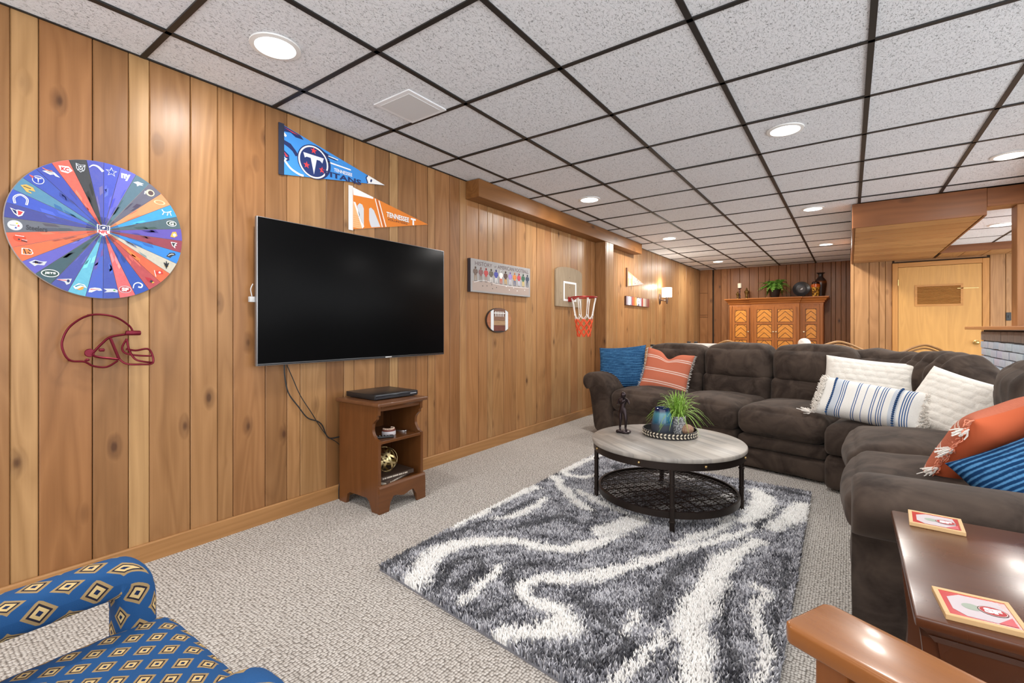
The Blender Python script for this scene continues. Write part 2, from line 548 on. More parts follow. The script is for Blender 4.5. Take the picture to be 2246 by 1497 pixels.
# ------------------------------------------------------------------ wall with the louvred door
wall_door = struct(MB().box(2.70, 6.2, Y_DOOR + 0.016, Y_DOOR + 0.15, 0.0, H).build('wall_door', BACKING, smooth=None))
random.seed(5)
DX = [(2.687, 2.735, 0.5), (2.735, 2.923, 0.45), (2.923, 3.046, 0.2), (3.046, 3.123, 0.35), (3.123, 3.205, 0.3), (4.26, 4.415, 0.45), (4.415, 4.55, 0.5), (4.55, 4.70, 0.2), (4.70, 4.86, 0.4), (4.86, 5.05, 0.2), (5.05, 5.2, 0.5), (5.2, 5.42, 0.3), (5.42, 5.6, 0.4), (5.6, 5.8, 0.2), (5.8, 6.0, 0.4)]
for x0, x1, t in DX:
    xc = (x0 + x1) / 2
    poly = plank(x0 - xc, x1 - xc, 0, 2.2, 0.005, 0.018, random.uniform(-0.003, 0))
    o = MB().prism([(p[0], -p[1]) for p in poly], -1.08, 1.08, 'xyz').build('board', BOARD, wall_door, smooth=None, loc=(xc, Y_DOOR, 1.08))
    o.color = tone(t + 0.15, 0.1)
o = MB().box(-0.5, 0.5, -0.006, 0.012, -0.03, 0.03).build('board', BOARD_X, wall_door, smooth=None, loc=(3.73, Y_DOOR + 0.004, 2.125)); o.color = tone(0.3)
wall_return = struct(MB().box(2.689, 2.70, Y_DOOR + 0.002, Y_FAR + 0.1, 0.0, H).build('wall_return', wood('return_cedar', lin(150, 98, 54), 'z'), smooth=None))
# (bar-side wall left out so the world's fill light reaches the far end)

DOORW = wood('blond_door_veneer', lin(196, 148, 84), 'z', 0.45, knots=False, contrast=0.45)
CASEW = wood('door_casing_wood', lin(184, 130, 70), 'z', 0.42, knots=False, contrast=0.6)
CASEX = wood('door_casing_wood_x', lin(184, 130, 70), 'x', 0.42, knots=False, contrast=0.6)
BRASS = plain('aged_brass', (0.55, 0.40, 0.17), 0.28, 1.0)
door = thing('door_1', None, None, (3.726, Y_DOOR, 0), 0, basis=None); struct(door)
dw = 0.452
slab = MB()
slab.box(-dw, -0.262, -0.02, 0.014, 0.01, 2.005).box(0.262, dw, -0.02, 0.014, 0.01, 2.005)
slab.box(-0.262, 0.262, -0.02, 0.014, 0.01, 1.418).box(-0.262, 0.262, -0.02, 0.014, 1.732, 2.005)
slab.build('door_slab', DOORW, door, smooth=None)
cas = MB().box(-dw - 0.07, -dw - 0.004, -0.028, 0.014, 0, 2.075).build('door_casing', CASEW, door, smooth=None, bevel=0.004)
MB().box(dw + 0.004, dw + 0.075, -0.028, 0.014, 0, 2.075).build('door_casing', CASEW, door, smooth=None, bevel=0.004)
MB().box(-dw - 0.004, dw + 0.004, -0.028, 0.014, 2.010, 2.075).build('door_casing', CASEX, door, smooth=None, bevel=0.004)
fr = MB()
for a in ((-0.262, -0.235, 1.418, 1.732), (0.235, 0.262, 1.418, 1.732), (-0.235, 0.235, 1.418, 1.445), (-0.235, 0.235, 1.705, 1.732)):
    fr.box(a[0], a[1], -0.027, 0.012, a[2], a[3])
louv = fr.build('louver_frame', CASEX, door, smooth=None)
sl_me = None
for i in range(13):
    z = 1.455 + i * 0.02
    if sl_me is None:
        sl_me = MB().box(-0.235, 0.235, -0.015, 0.015, -0.0035, 0.0035, Matrix.Rotation(R(28), 4, 'X')).mesh('louver_slat')
    link('louver_slat', sl_me, CASEX, louv, (0, -0.012, z))
kn = MB().lathe([(0.0, 0.0), (0.033, 0.0), (0.033, -0.006), (0.014, -0.012), (0.012, -0.035), (0.026, -0.045), (0.029, -0.058), (0.02, -0.072), (0.0, -0.075)], 20, axis='y')
kn.build('door_knob', BRASS, door, smooth=50, loc=(0.393, -0.02, 0.895))
MB().cyl((0, 0, -0.045), (0, 0, 0.045), 0.007, n=10).build('hinge', BRASS, door, loc=(-dw - 0.002, -0.03, 1.78))
hk = MB().box(0.20, 0.42, -0.027, -0.020, 1.66, 1.668).cyl((0.26, -0.022, 1.664), (0.26, -0.045, 1.672), 0.005).cyl((0.40, -0.022, 1.664), (0.40, -0.04, 1.664), 0.005)
hk.build('latch_hook', BRASS, door)

# ------------------------------------------------------------------ soffit, header, lowered ceiling and post at the bar
SZ = 2.113; CZ2 = 2.205
SOFF = wood('soffit_plank', lin(124, 76, 42), 'x', 0.42, grain=0.7)
SOFFY = wood('soffit_plank_y', lin(124, 76, 42), 'y', 0.42, grain=0.7)
soff = struct(MB().box(2.72, 3.66, 5.92, Y_DOOR - 0.03, SZ + 0.02, H - 0.005).build('trim_4', BACKING, smooth=None))
MB().box(2.703, 3.678, 5.896, 5.918, SZ, H - 0.006).build('fascia', SOFF, soff, smooth=None, bevel=0.002)
MB().box(2.70, 2.72, 5.918, Y_DOOR - 0.005, SZ - 0.004, H - 0.006).build('fascia', SOFFY, soff, smooth=None, bevel=0.002)
MB().box(3.662, 3.68, 5.918, 8.53, SZ - 0.004, CZ2).build('fascia', SOFFY, soff, smooth=None, bevel=0.002)
nb = 11
y0 = 5.922; wdt = (Y_DOOR - 0.03 - y0) / nb
sm = MB().box(-0.469, 0.469, -wdt / 2 + 0.006, wdt / 2 - 0.006, -0.008, 0.01).mesh('board', None, 0.005, 1)
for i in range(nb):
    o = link('board', sm, BOARD_X, soff, (3.191, y0 + wdt * (i + 0.5), SZ + 0.008)); o.color = tone(random.uniform(0.4, 1.4), 0.15)  # underside toned up: light from below painted into the board colours
# header over the bar front
head = struct(MB().box(3.68, 6.0, 5.935, 6.115, 2.205, H - 0.005).build('trim_5', BACKING, smooth=None))
MB().box(3.682, 6.0, 5.912, 5.933, 2.19, H - 0.006).build('fascia', SOFF, head, smooth=None, bevel=0.002)
hm = MB().box(-0.117, 0.117, -0.1, 0.1, -0.007, 0.007).mesh('board', None, 0.002, 1)
for i in range(9):
    o = link('board', hm, BOARD_Y, head, (3.80 + i * 0.24, 6.035, 2.198)); o.color = tone(random.uniform(0.35, 0.9), 0.1)
# beam coming towards the camera from the header
struct(MB().box(4.03, 4.25, 3.4, 5.91, 2.16, H - 0.004).build('trim_6', SOFFY, smooth=None, bevel=0.003))
# far soffit in front of the door wall
soff2 = struct(MB().box(3.682, 6.0, 8.552, Y_DOOR - 0.004, SZ + 0.016, H - 0.005).build('trim_7', BACKING, smooth=None))
MB().box(3.682, 6.0, 8.53, 8.55, SZ - 0.004, H - 0.006).build('fascia', SOFF, soff2, smooth=None)
fm = MB().box(-0.117, 0.117, -0.308, 0.308, -0.007, 0.007).mesh('board', None, 0.002, 1)
for i in range(9):
    o = link('board', fm, BOARD_Y, soff2, (3.81 + i * 0.24, 8.86, SZ + 0.007)); o.color = tone(random.uniform(0.4, 0.9), 0.1)
# lowered ceiling over the bar
ceil2 = struct(MB().box(3.68, 6.0, 6.117, 8.53, CZ2 + 0.03, CZ2 + 0.06).build('ceiling_bar', BACKING, smooth=None))
LX = [3.69, 4.176, 4.786, 5.395, 6.0]; LY = [6.12, 6.607, 7.30, 7.97, 8.53]
for i in range(4):
    for j in range(4):
        o = MB().box(LX[i], LX[i + 1], LY[j], LY[j + 1], CZ2, CZ2 + 0.02).build('ceiling_tile', TILE, ceil2, smooth=None)
for x in LX[1:-1]:
    MB().box(x - 0.012, x + 0.012, 6.118, 8.529, CZ2 - 0.003, CZ2 + 0.001).build('grid_tee', TEE, ceil2, smooth=None)
for y in LY[1:-1]:
    MB().box(3.69, 6.0, y - 0.012, y + 0.012, CZ2 - 0.002, CZ2 + 0.001).build('grid_tee', TEE, ceil2, smooth=None)
# square post standing on the bar
POSTW = wood('post_cedar', lin(154, 108, 68), 'z', 0.42, knots=False)
struct(MB().box(3.876, 4.06, 5.95, 6.13, 1.113, 2.19).build('trim_8', POSTW, smooth=None, bevel=0.004))

# brick bar front
bar = struct(MB().box(3.868, 4.06, 4.62, 7.185, 0.0, 1.0795).build('wall_bar', plain('grey_mortar', (0.13, 0.12, 0.115), 0.9), smooth=None))
gb = G('painted_brick'); inf = gb.n('ShaderNodeObjectInfo', out=None)
gb.bs(Base_Color=gb.mix(gb.noise(gb.coord('Object'), 22.0, 4.0), inf.outputs['Color'], gb.mix(1.0, inf.outputs['Color'], (0.72, 0.74, 0.78), 'MULTIPLY')), Roughness=0.75)
gb.bump(gb.noise(gb.coord('Object'), 60.0, 4.0), 0.5, 0.006)
BRICK = gb.m
random.seed(3)
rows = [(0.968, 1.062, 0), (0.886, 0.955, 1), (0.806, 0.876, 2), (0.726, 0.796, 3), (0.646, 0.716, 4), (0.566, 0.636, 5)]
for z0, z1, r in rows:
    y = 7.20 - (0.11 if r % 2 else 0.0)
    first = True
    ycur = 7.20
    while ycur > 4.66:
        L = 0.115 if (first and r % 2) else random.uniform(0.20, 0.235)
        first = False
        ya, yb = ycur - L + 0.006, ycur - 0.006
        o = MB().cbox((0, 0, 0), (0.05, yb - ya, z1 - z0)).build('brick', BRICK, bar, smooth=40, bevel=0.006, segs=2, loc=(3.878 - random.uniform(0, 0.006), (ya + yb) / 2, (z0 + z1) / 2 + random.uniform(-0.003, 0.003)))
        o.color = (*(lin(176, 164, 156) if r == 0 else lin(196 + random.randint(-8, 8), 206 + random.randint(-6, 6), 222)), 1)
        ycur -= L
ctr = tag(MB().box(3.725, 4.34, 4.5, 7.235, 1.08, 1.1135).build('bar_counter', wood('counter_wood', lin(172, 116, 80), 'y', 0.3, knots=False, contrast=0.5, coat=0.4), smooth=None, bevel=0.006), 'brown wooden bar counter top on the painted brick bar', 'counter')

# ------------------------------------------------------------------ suspended ceiling
ceiling = struct(MB().box(-0.1, 6.2, -2.3, Y_FAR + 0.1, H + 0.06, H + 0.12).build('ceiling', BACKING, smooth=None))
T = 0.6096
gx0, gy0 = 0.319, 0.762
GXS = [0.0] + [gx0 + T * k for k in range(0, 10)]
GYS = [gy0 + T * k for k in range(-5, 17)] + [Y_FAR]
TM = {}
def tile(x0, x1, y0, y1, z):
    key = (round(x1 - x0, 3), round(y1 - y0, 3))
    if key not in TM:
        a, b = (x1 - x0) / 2, (y1 - y0) / 2
        TM[key] = MB().box(-a, a, -b, b, 0.0, 0.016).mesh('ceiling_tile')
    o = link('ceiling_tile', TM[key], TILE, ceiling, ((x0 + x1) / 2, (y0 + y1) / 2, z))
    return o
random.seed(21)
for i in range(len(GXS) - 1):
    for j in range(len(GYS) - 1):
        x0, x1, y0, y1 = GXS[i], GXS[i + 1], GYS[j], GYS[j + 1]
        if y1 <= y0 or x1 > 6.2: continue
        if x0 > 2.6 and y0 > 5.9: continue
        if x0 > 2.6 and y1 > 5.95: y1 = 5.90
        if y0 > 5.7 and x0 < 2.7 < x1: x1 = 2.70
        tile(x0, x1, y0, y1, H + random.uniform(0.0, 0.004))
def tee(x0, x1, y0, y1):
    MB().box(x0, x1, y0, y1, H - 0.004, H + 0.006).build('grid_tee', TEE, ceiling, smooth=None)
for x in GXS[1:-1]:
    tee(x - 0.0125, x + 0.0125, -2.28, Y_FAR if x < 2.6 else 5.89)
for y in GYS[1:-1]:
    tee(0.0, 5.8 if y < 5.7 else 2.69, y - 0.0115, y + 0.0115)
MB().box(0.0, 0.012, -2.28, Y_FAR, H - 0.003, H + 0.004).build('grid_tee', TEE, ceiling, smooth=None)

# ------------------------------------------------------------------ recessed ceiling lamps
LENS = G('led_lens'); LENS.bs(Base_Color=(1, 1, 1), Emission_Color=(1.0, 0.985, 0.96), Emission_Strength=7.0); LENS = LENS.m
RING = plain('white_lamp_trim', (0.82, 0.82, 0.81), 0.4)
far_d = bpy.data.lights.new('led', 'AREA'); far_d.shape = 'DISK'; far_d.size = 0.14; far_d.energy = LIGHT_W * 1.9; far_d.color = (1.0, 0.955, 0.89)
lamp_d = bpy.data.lights.new('led', 'AREA'); lamp_d.shape = 'DISK'; lamp_d.size = 0.14; lamp_d.energy = LIGHT_W; lamp_d.color = (1.0, 0.965, 0.92)
ring_me = MB().lathe([(0.082, 0.0), (0.105, 0.0), (0.104, -0.006), (0.084, -0.009), (0.082, 0.0)], 32).mesh('trim_ring', 60)
lens_me = MB().lathe([(0.0, -0.004), (0.083, -0.004), (0.08, -0.007), (0.0, -0.0075)], 32).mesh('lens', 60)
LAMPS = [(0.59, 1.082, H, 'above the round wheel wall art'), (0.606, 4.174, H, 'near the boxed beam above the hoop'), (0.62, 6.638, H, 'past the end of the boxed beam'), (0.65, 9.5, H, 'in front of the armoire beside the left wall'),
         (2.346, 3.434, H, 'above the sofa corner, nearest the coffee table'), (2.364, 5.876, H, 'beside the wooden soffit front'), (2.39, 8.487, H, 'before the armoire beside the soffit'), (3.629, 4.903, H, 'in front of the wooden soffit, over the sofa back'), (3.99, 7.12, CZ2, 'in the lowered ceiling over the bar'),
         (0.6, -1.3, H, 'behind the blue armchair'), (2.35, 0.95, H, 'above the wooden armchair'), (2.35, -1.4, H, 'at the end of the room left without a wall'), (4.3, 2.2, H, 'added as fill above the back of the sofa'), (4.6, -0.6, H, 'added as fill over the open floor behind the end table'), (5.2, 7.12, CZ2, 'added as fill deeper in the lowered bar ceiling')]  # last three: unseen lamps on the right side, added as fill light
for x, y, z, w in LAMPS:
    t = thing('recessed_light', 'round white recessed ceiling lamp ' + w, 'ceiling light', (x, y, z), group='recessed ceiling lamps')
    link('trim_ring', ring_me, RING, t); link('lens', lens_me, LENS, t)
    l = bpy.data.objects.new('led', far_d if y > 5.5 else lamp_d); COL.objects.link(l); l.parent = t; l.location = (0, 0, -0.012)

# square flush speaker cover in the ceiling
t = thing('ceiling_vent_cover', 'flush square white cover plate set in a ceiling tile', 'vent', (0.645, 1.83, H))
MB().box(-0.145, 0.145, -0.145, 0.145, -0.006, 0.002).build('frame', plain('cover_frame', lin(236, 237, 240), 0.6), t, smooth=None, bevel=0.003)
MB().box(-0.118, 0.118, -0.118, 0.118, -0.0085, -0.005).build('cover_plate', plain('cover_plate', lin(214, 215, 217), 0.6), t, smooth=None, bevel=0.001)
# black switch plate on the door wall
t = thing('light_switch', 'small black switch plate beside the louvred door', 'switch', (4.442, Y_DOOR - 0.004, 1.256), basis=WALL_F)
MB().cbox((0, 0, 0), (0.05, 0.11, 0.008)).build('plate', plain('black_plastic', (0.015, 0.015, 0.015), 0.4), t, smooth=None, bevel=0.002)
MB().cbox((0, 0, 0.007), (0.012, 0.03, 0.01)).build('toggle', plain('black_plastic', (0.015, 0.015, 0.015), 0.4), t, smooth=None, bevel=0.002)
# ------------------------------------------------------------------ colours for prints
WHITE = lin(238, 238, 238); NAVY = lin(22, 38, 92); ROYAL = lin(38, 66, 170); SKY = lin(58, 148, 226); RED = lin(226, 58, 62)
BLACKISH = lin(36, 38, 44); ORANGE = lin(226, 118, 34); SILVER = lin(190, 194, 200)

# ------------------------------------------------------------------ round wheel of painted wedges
wh = thing('wheel_wall_art', 'round board of 32 painted team wedges hung on the wall', 'wall art', (0.0, 0.617, 1.527), basis=WALL_L)
MB().lathe([(0.0, 0.002), (0.296, 0.002), (0.30, 0.005), (0.30, 0.016), (0.297, 0.019), (0.0, 0.019)], 96).build('board', plain('wheel_edge', lin(150, 140, 138), 0.6), wh, smooth=50)
WEDGE = [  # base, accent
 (lin(52, 54, 58), lin(30, 30, 34)), (lin(46, 62, 168), lin(110, 108, 150)), (lin(50, 66, 172), lin(86, 100, 196)), (lin(98, 98, 190), lin(64, 74, 176)),
 (lin(82, 112, 130), lin(54, 86, 96)), (lin(98, 98, 116), lin(60, 58, 74)), (lin(236, 146, 98), lin(214, 112, 74)), (lin(42, 134, 206), lin(66, 168, 228)),
 (lin(74, 96, 106), lin(44, 68, 72)), (lin(92, 78, 168), lin(60, 44, 130)), (lin(140, 52, 70), lin(98, 36, 52)), (lin(40, 128, 212), lin(30, 92, 170)),
 (lin(196, 188, 168), lin(120, 124, 132)), (lin(206, 74, 52), lin(232, 122, 62)), (lin(150, 50, 62), lin(204, 92, 84)), (lin(34, 76, 168), lin(24, 54, 132)),
 (lin(200, 70, 76), lin(228, 138, 138)), (lin(48, 64, 150), lin(70, 96, 176)), (lin(42, 88, 184), lin(96, 82, 150)), (lin(74, 152, 182), lin(120, 200, 214)),
 (lin(52, 62, 140), lin(84, 92, 170)), (lin(54, 84, 96), lin(36, 60, 64)), (lin(82, 80, 170), lin(108, 100, 190)), (lin(232, 108, 62), lin(150, 74, 60)),
 (lin(226, 86, 58), lin(190, 108, 84)), (lin(100, 104, 114), lin(74, 78, 88)), (lin(50, 56, 128), lin(70, 80, 160)), (lin(46, 72, 174), lin(68, 96, 196)),
 (lin(84, 136, 160), lin(44, 100, 150)), (lin(56, 84, 178), lin(42, 56, 140)), (lin(50, 72, 170), lin(66, 66, 140)), (lin(222, 72, 64), lin(240, 128, 104))]
def wedge_logo(p, k, x, y):
    s_ = 0.021
    def el(dx, dy, a, b, c, **kw): p.ell(x + dx * s_, y + dy * s_, a * s_, b * s_, c, 20, **kw)
    def st(pts, w, c): p.stroke([(x + a * s_, y + b * s_) for a, b in pts], tuple(q * s_ for q in w) if hasattr(w, '__len__') else w * s_, c, 4)
    def po(pts, c): p.poly([(x + a * s_, y + b * s_) for a, b in pts], c)
    def tx(t, w, h, c, dx=0, dy=0, b=0.02): p.text(t, x + dx * s_, y + dy * s_, w * s_, h * s_, c, bold=b)
    shield = [(-0.75, 0.8), (0, 0.6), (0.75, 0.8), (0.65, -0.3), (0, -0.95), (-0.65, -0.3)]
    if k == 0: po(shield, SILVER); p.layer(); po([(a * 0.82, b * 0.82) for a, b in shield], BLACKISH); p.layer(); el(0, -0.05, 0.36, 0.42, SILVER); st([(-0.6, 0.5), (0.5, -0.6)], 0.14, SILVER); st([(0.6, 0.5), (-0.5, -0.6)], 0.14, SILVER)
    elif k == 1: st([(-1.1, 0.0), (-0.5, 0.6), (0.3, 0.5), (1.1, -0.3)], (0.12, 0.5), WHITE)
    elif k == 2: p.star(x, y, 1.05 * s_, SILVER); p.layer(); p.star(x, y, 0.75 * s_, ROYAL)
    elif k == 3: tx('ny', 1.6, 1.5, WHITE, b=0.05)
    elif k == 4: po([(-1, 0.2), (-0.2, 0.6), (0.9, 0.3), (0.4, 0.1), (0.8, -0.1), (0.1, -0.15), (-0.3, -0.5), (-0.4, 0.0)], WHITE)
    elif k == 5: el(0, 0, 0.8, 0.75, lin(222, 206, 170)); p.layer(); el(0.1, 0, 0.5, 0.5, lin(80, 60, 64)); st([(-0.9, 0.2), (-1.0, -0.5)], 0.2, WHITE)
    elif k == 6: el(0, 0, 1.1, 0.5, lin(244, 190, 150), inner=0.72)
    elif k == 7: st([(-0.9, 0.6), (-0.5, 0.1), (0.4, 0.25), (0.9, 0.55)], 0.2, WHITE); st([(-0.5, 0.1), (-0.8, -0.6)], 0.16, WHITE); st([(0.3, 0.2), (0.1, -0.6)], 0.16, WHITE); st([(0.6, 0.3), (0.9, -0.5)], 0.16, WHITE); p.layer(); st([(-0.3, 0.12), (0.4, 0.22)], 0.1, SKY)
    elif k == 8: el(0, 0, 1.0, 0.65, WHITE); p.layer(); el(0, 0, 0.86, 0.52, lin(36, 62, 54)); p.layer(); tx('G', 0.9, 0.75, WHITE, b=0.04)
    elif k == 9: po([(-0.7, -0.6), (-0.3, 0.5), (0.4, 0.7), (0.7, -0.2), (0.1, -0.7)], lin(212, 160, 60)); p.layer(); el(0.1, -0.1, 0.3, 0.35, WHITE)
    elif k == 10: po([(-0.6, 0.7), (0.7, 0.6), (0.3, 0.2), (0.6, 0.0), (0.2, -0.1), (0.3, -0.7), (-0.3, -0.2)], WHITE); p.layer(); po([(-0.45, 0.55), (0.4, 0.5), (0.1, 0.15), (0.05, -0.4), (-0.2, -0.1)], BLACKISH)
    elif k == 11: po([(-1, -0.3), (-0.3, 0.6), (0.6, 0.7), (0.9, 0.2), (0.2, -0.1), (-0.2, -0.6)], BLACKISH); p.layer(); st([(-0.6, -0.1), (0.0, 0.3), (0.5, 0.3)], 0.12, WHITE)
    elif k == 12:
        for r_, l_ in ((0, 0.9), (0.75, 0.7), (-0.75, 0.7)):
            st([(0, -0.35), (math.sin(r_) * l_ * 0.7, 0.3), (math.sin(r_) * l_, math.cos(r_) * l_)], (0.5, 0.1), BLACKISH)
        st([(-0.5, -0.3), (0.5, -0.3)], 0.16, lin(190, 160, 100)); st([(0, -0.3), (0, -0.9)], (0.4, 0.1), BLACKISH)
    elif k == 13: po([(-0.8, 0.4), (0.6, 0.7), (0.8, -0.1), (-0.5, -0.3)], lin(190, 50, 40)); st([(-0.9, 0.6), (-0.6, -0.8)], 0.12, WHITE); p.layer(); el(0.1, 0.2, 0.22, 0.22, WHITE)
    elif k == 14: po([(-0.9, 0.7), (0.2, 0.5), (0.8, -0.1), (0.3, -0.7), (-0.3, -0.2)], lin(166, 30, 46)); p.layer(); el(0.3, -0.2, 0.28, 0.28, BLACKISH); po([(0.5, -0.2), (0.9, -0.4), (0.4, -0.6)], lin(240, 196, 60))
    elif k == 15: st([(-0.9, -0.6), (-0.7, 0.3), (0, 0.7), (0.7, 0.3), (0.5, -0.3), (0.0, -0.2)], (0.15, 0.32), WHITE)
    elif k == 16: el(0, 0, 1.1, 0.75, SILVER); p.layer(); el(0, 0, 0.98, 0.64, lin(170, 40, 44)); p.layer(); tx('SF', 1.2, 0.8, WHITE, b=0.05)
    elif k == 17: po([(-1.2, 0.4), (0.6, 0.5), (1.2, 0.2), (1.1, -0.3), (0.4, -0.2), (-1.1, -0.4), (-0.6, 0.0)], SILVER); p.layer(); el(0.6, 0.15, 0.2, 0.14, lin(60, 150, 70))
    elif k == 18: po([(-1.1, -0.5), (-0.9, 0.3), (-0.1, 0.5), (0.8, 0.4), (1.1, 0.0), (0.6, -0.1), (0.2, 0.0), (-0.6, -0.5)], WHITE); p.layer(); st([(-0.8, 0.1), (0.7, 0.15)], (0.2, 0.06), RED)
    elif k == 19: el(0, -0.1, 0.6, 0.55, lin(240, 150, 60)); p.layer(); po([(-1.0, 0.0), (-0.2, 0.7), (0.7, 0.5), (1.1, -0.2), (0.4, 0.1), (-0.3, -0.4), (-0.7, -0.5)], WHITE); p.layer(); st([(-0.7, 0.0), (0.1, 0.4), (0.7, 0.15)], (0.3, 0.1), lin(30, 140, 160))
    elif k == 20: po([(-1.2, 0.3), (0.2, 0.5), (1.1, 0.6), (0.8, -0.4), (0.3, -0.7), (0.0, -0.1)], SILVER); p.layer(); st([(-0.9, 0.22), (0.3, 0.2)], 0.14, RED); el(0.55, 0.1, 0.22, 0.3, NAVY)
    elif k == 21: el(0, 0, 1.3, 0.75, WHITE); p.layer(); el(0, 0, 1.15, 0.62, lin(38, 66, 62)); p.layer(); tx('JETS', 1.6, 0.5, WHITE, b=0.04)
    elif k == 22: po([(-1.2, 0.1), (-0.4, 0.6), (0.6, 0.4), (1.3, 0.5), (0.9, -0.3), (0.0, -0.3), (-0.4, -0.6)], SILVER); p.layer(); po([(-0.8, 0.1), (-0.3, 0.42), (0.5, 0.25), (0.8, 0.2), (0.3, -0.1)], lin(44, 34, 96)); tx('B', 0.4, 0.5, lin(210, 170, 60), -0.15, 0.15)
    elif k == 23: tx('B', 1.6, 1.2, WHITE, b=0.12); p.layer(); tx('B', 1.3, 1.0, lin(238, 120, 50), b=0.1); p.layer(); st([(-0.5, 0.5), (-0.2, -0.5)], 0.16, BLACKISH); st([(0.1, 0.5), (0.4, 0.1)], 0.16, BLACKISH); st([(0.0, -0.1), (0.4, -0.4)], 0.16, BLACKISH)
    elif k == 24: el(-0.1, 0.1, 0.85, 0.65, lin(196, 66, 34)); p.layer(); st([(0.1, -0.3), (0.9, -0.5)], 0.16, BLACKISH); st([(0.2, -0.1), (0.9, -0.2)], 0.1, SILVER); el(-0.2, -0.15, 0.14, 0.14, BLACKISH); st([(-0.7, 0.55), (0.5, 0.5)], 0.1, WHITE)
    elif k == 25:
        el(0, 0, 1.0, 0.95, SILVER); p.layer(); el(0, 0, 0.88, 0.84, WHITE); p.layer()
        for dx, dy, c in ((0.25, 0.4, lin(240, 196, 50)), (0.45, -0.05, lin(210, 40, 50)), (0.1, -0.45, lin(40, 70, 160))):
            p.star(x + dx * s_, y + dy * s_, 0.3 * s_, c, 0.35, PI / 2)
        tx('Steelers', 0.8, 0.22, BLACKISH, -0.3, 0.0)
        p.text('Steelers', x + 2.9 * s_, y - 0.1 * s_, 2.9 * s_, 0.95 * s_, lin(52, 54, 62), bold=0.02)
    elif k == 26: po([(-0.9, 0.7), (-0.2, 0.4), (0.2, 0.5), (1.0, 0.3), (0.7, -0.5), (0.2, -0.8), (-0.4, -0.3)], WHITE); p.layer(); po([(-0.7, 0.5), (-0.1, 0.28), (0.0, -0.4), (-0.3, -0.2)], NAVY); po([(0.1, 0.35), (0.8, 0.2), (0.5, -0.4), (0.15, -0.55)], RED)
    elif k == 27: st([(-0.75, -0.8), (-0.85, 0.3), (0, 0.95), (0.85, 0.3), (0.75, -0.8)][::-1], 0.34, WHITE); p.layer(); st([(-0.75, -0.7), (-0.83, 0.3), (0, 0.92), (0.83, 0.3), (0.75, -0.7)], 0.08, ROYAL)
    elif k == 28: po([(-1.0, 0.5), (-0.2, 0.8), (0.7, 0.4), (1.0, -0.3), (0.3, -0.2), (0.5, -0.8), (-0.2, -0.6), (-0.6, 0.0)], lin(206, 166, 84)); p.layer(); st([(-0.6, 0.4), (0.4, 0.1)], 0.14, BLACKISH); el(0.25, -0.35, 0.2, 0.14, lin(40, 130, 150))
    elif k == 29: st([(-1.2, 0.7), (-0.6, 0.3)], (0.1, 0.5), lin(226, 92, 84)); el(0, 0, 0.85, 0.8, WHITE); p.layer(); el(0, 0, 0.74, 0.7, ROYAL); p.layer(); st([(-0.45, 0.35), (0.45, 0.35)], 0.18, WHITE); st([(0, 0.35), (0, -0.5)], (0.24, 0.06), WHITE)
    elif k == 30: po([(-1.2, 0.2), (-0.2, 0.5), (0.5, 0.3), (1.3, -0.5), (0.7, -0.4), (0.4, -0.1), (-0.1, -0.3)], WHITE); st([(-1.2, 0.8), (-0.6, 0.5), (0.2, 0.45)], (0.12, 0.26), lin(238, 120, 80)); p.layer(); st([(-0.6, 0.2), (0.4, 0.1)], 0.1, NAVY)
    elif k == 31: po([(-1.0, 0.5), (0.5, 0.7), (1.1, 0.0), (0.4, -0.7), (-0.6, -0.6)], WHITE); p.layer(); tx('KC', 1.2, 0.75, lin(200, 44, 48), b=0.06)
NW = 32; st0 = 106.6
random.seed(17)
for k in range(NW):
    a0 = R(st0 - k * 11.25 + 5.5); a1 = R(st0 - k * 11.25 - 5.5)
    am = (a0 + a1) / 2
    pts = [(0.012 * math.cos(am), 0.012 * math.sin(am))]
    pts += [(0.298 * math.cos(a0 + (a1 - a0) * i / 5), 0.298 * math.sin(a0 + (a1 - a0) * i / 5)) for i in range(6)]
    c0, c1 = WEDGE[k]
    gw = G('wedge_paint')
    nz = gw.noise(gw.coord('Object'), 70.0, 4.0, 0.6)
    gw.bs(Base_Color=gw.mix(gw.math('MULTIPLY', nz, 0.5), c0, c1), Roughness=0.5); gw.bump(nz, 0.1, 0.002)
    wd_ = MB().prism(pts, 0.017, 0.0215, 'xyz').build('wedge', gw.m, wh, smooth=None)
    p = Print(0.0221, 0.00025)
    def pol(r, t): a = a0 + (a1 - a0) * t; return (r * math.cos(a), r * math.sin(a))
    # loose brush shapes of the second colour, each clipped inside its wedge
    for q in range(3):
        r0 = random.uniform(0.07, 0.16); r1 = r0 + random.uniform(0.03, 0.06); e = random.uniform(0.1, 0.45); h_ = random.choice((0, 1))
        ta, tb = (0.06, 0.06 + e) if h_ else (0.94 - e, 0.94)
        p.poly([pol(r0, ta), pol(r0 + 0.015, tb), pol(r1, tb * 0.9 + ta * 0.1), pol(r1 - 0.01, ta)], tuple(c * random.uniform(0.8, 1.15) for c in c1))
    p.poly([pol(0.03, 0.1), pol(0.03, 0.9), pol(0.058, 0.7), pol(0.058, 0.2)], tuple(c * 0.5 for c in c0))
    p.layer()
    rr = 0.265 if k not in (25,) else 0.27
    wedge_logo(p, k, rr * math.cos(am), rr * math.sin(am))
    p.build('painted_emblem', wd_)
p = Print(0.0225, 0.0004)
sh = [(-0.02, 0.022), (-0.01, 0.019), (0, 0.022), (0.01, 0.019), (0.02, 0.022), (0.019, -0.01), (0.008, -0.017), (0, -0.023), (-0.008, -0.017), (-0.019, -0.01)]
p.poly([(a * 1.12, b * 1.1) for a, b in sh], WHITE); p.layer()
p.poly(sh, lin(226, 226, 232)); p.layer()
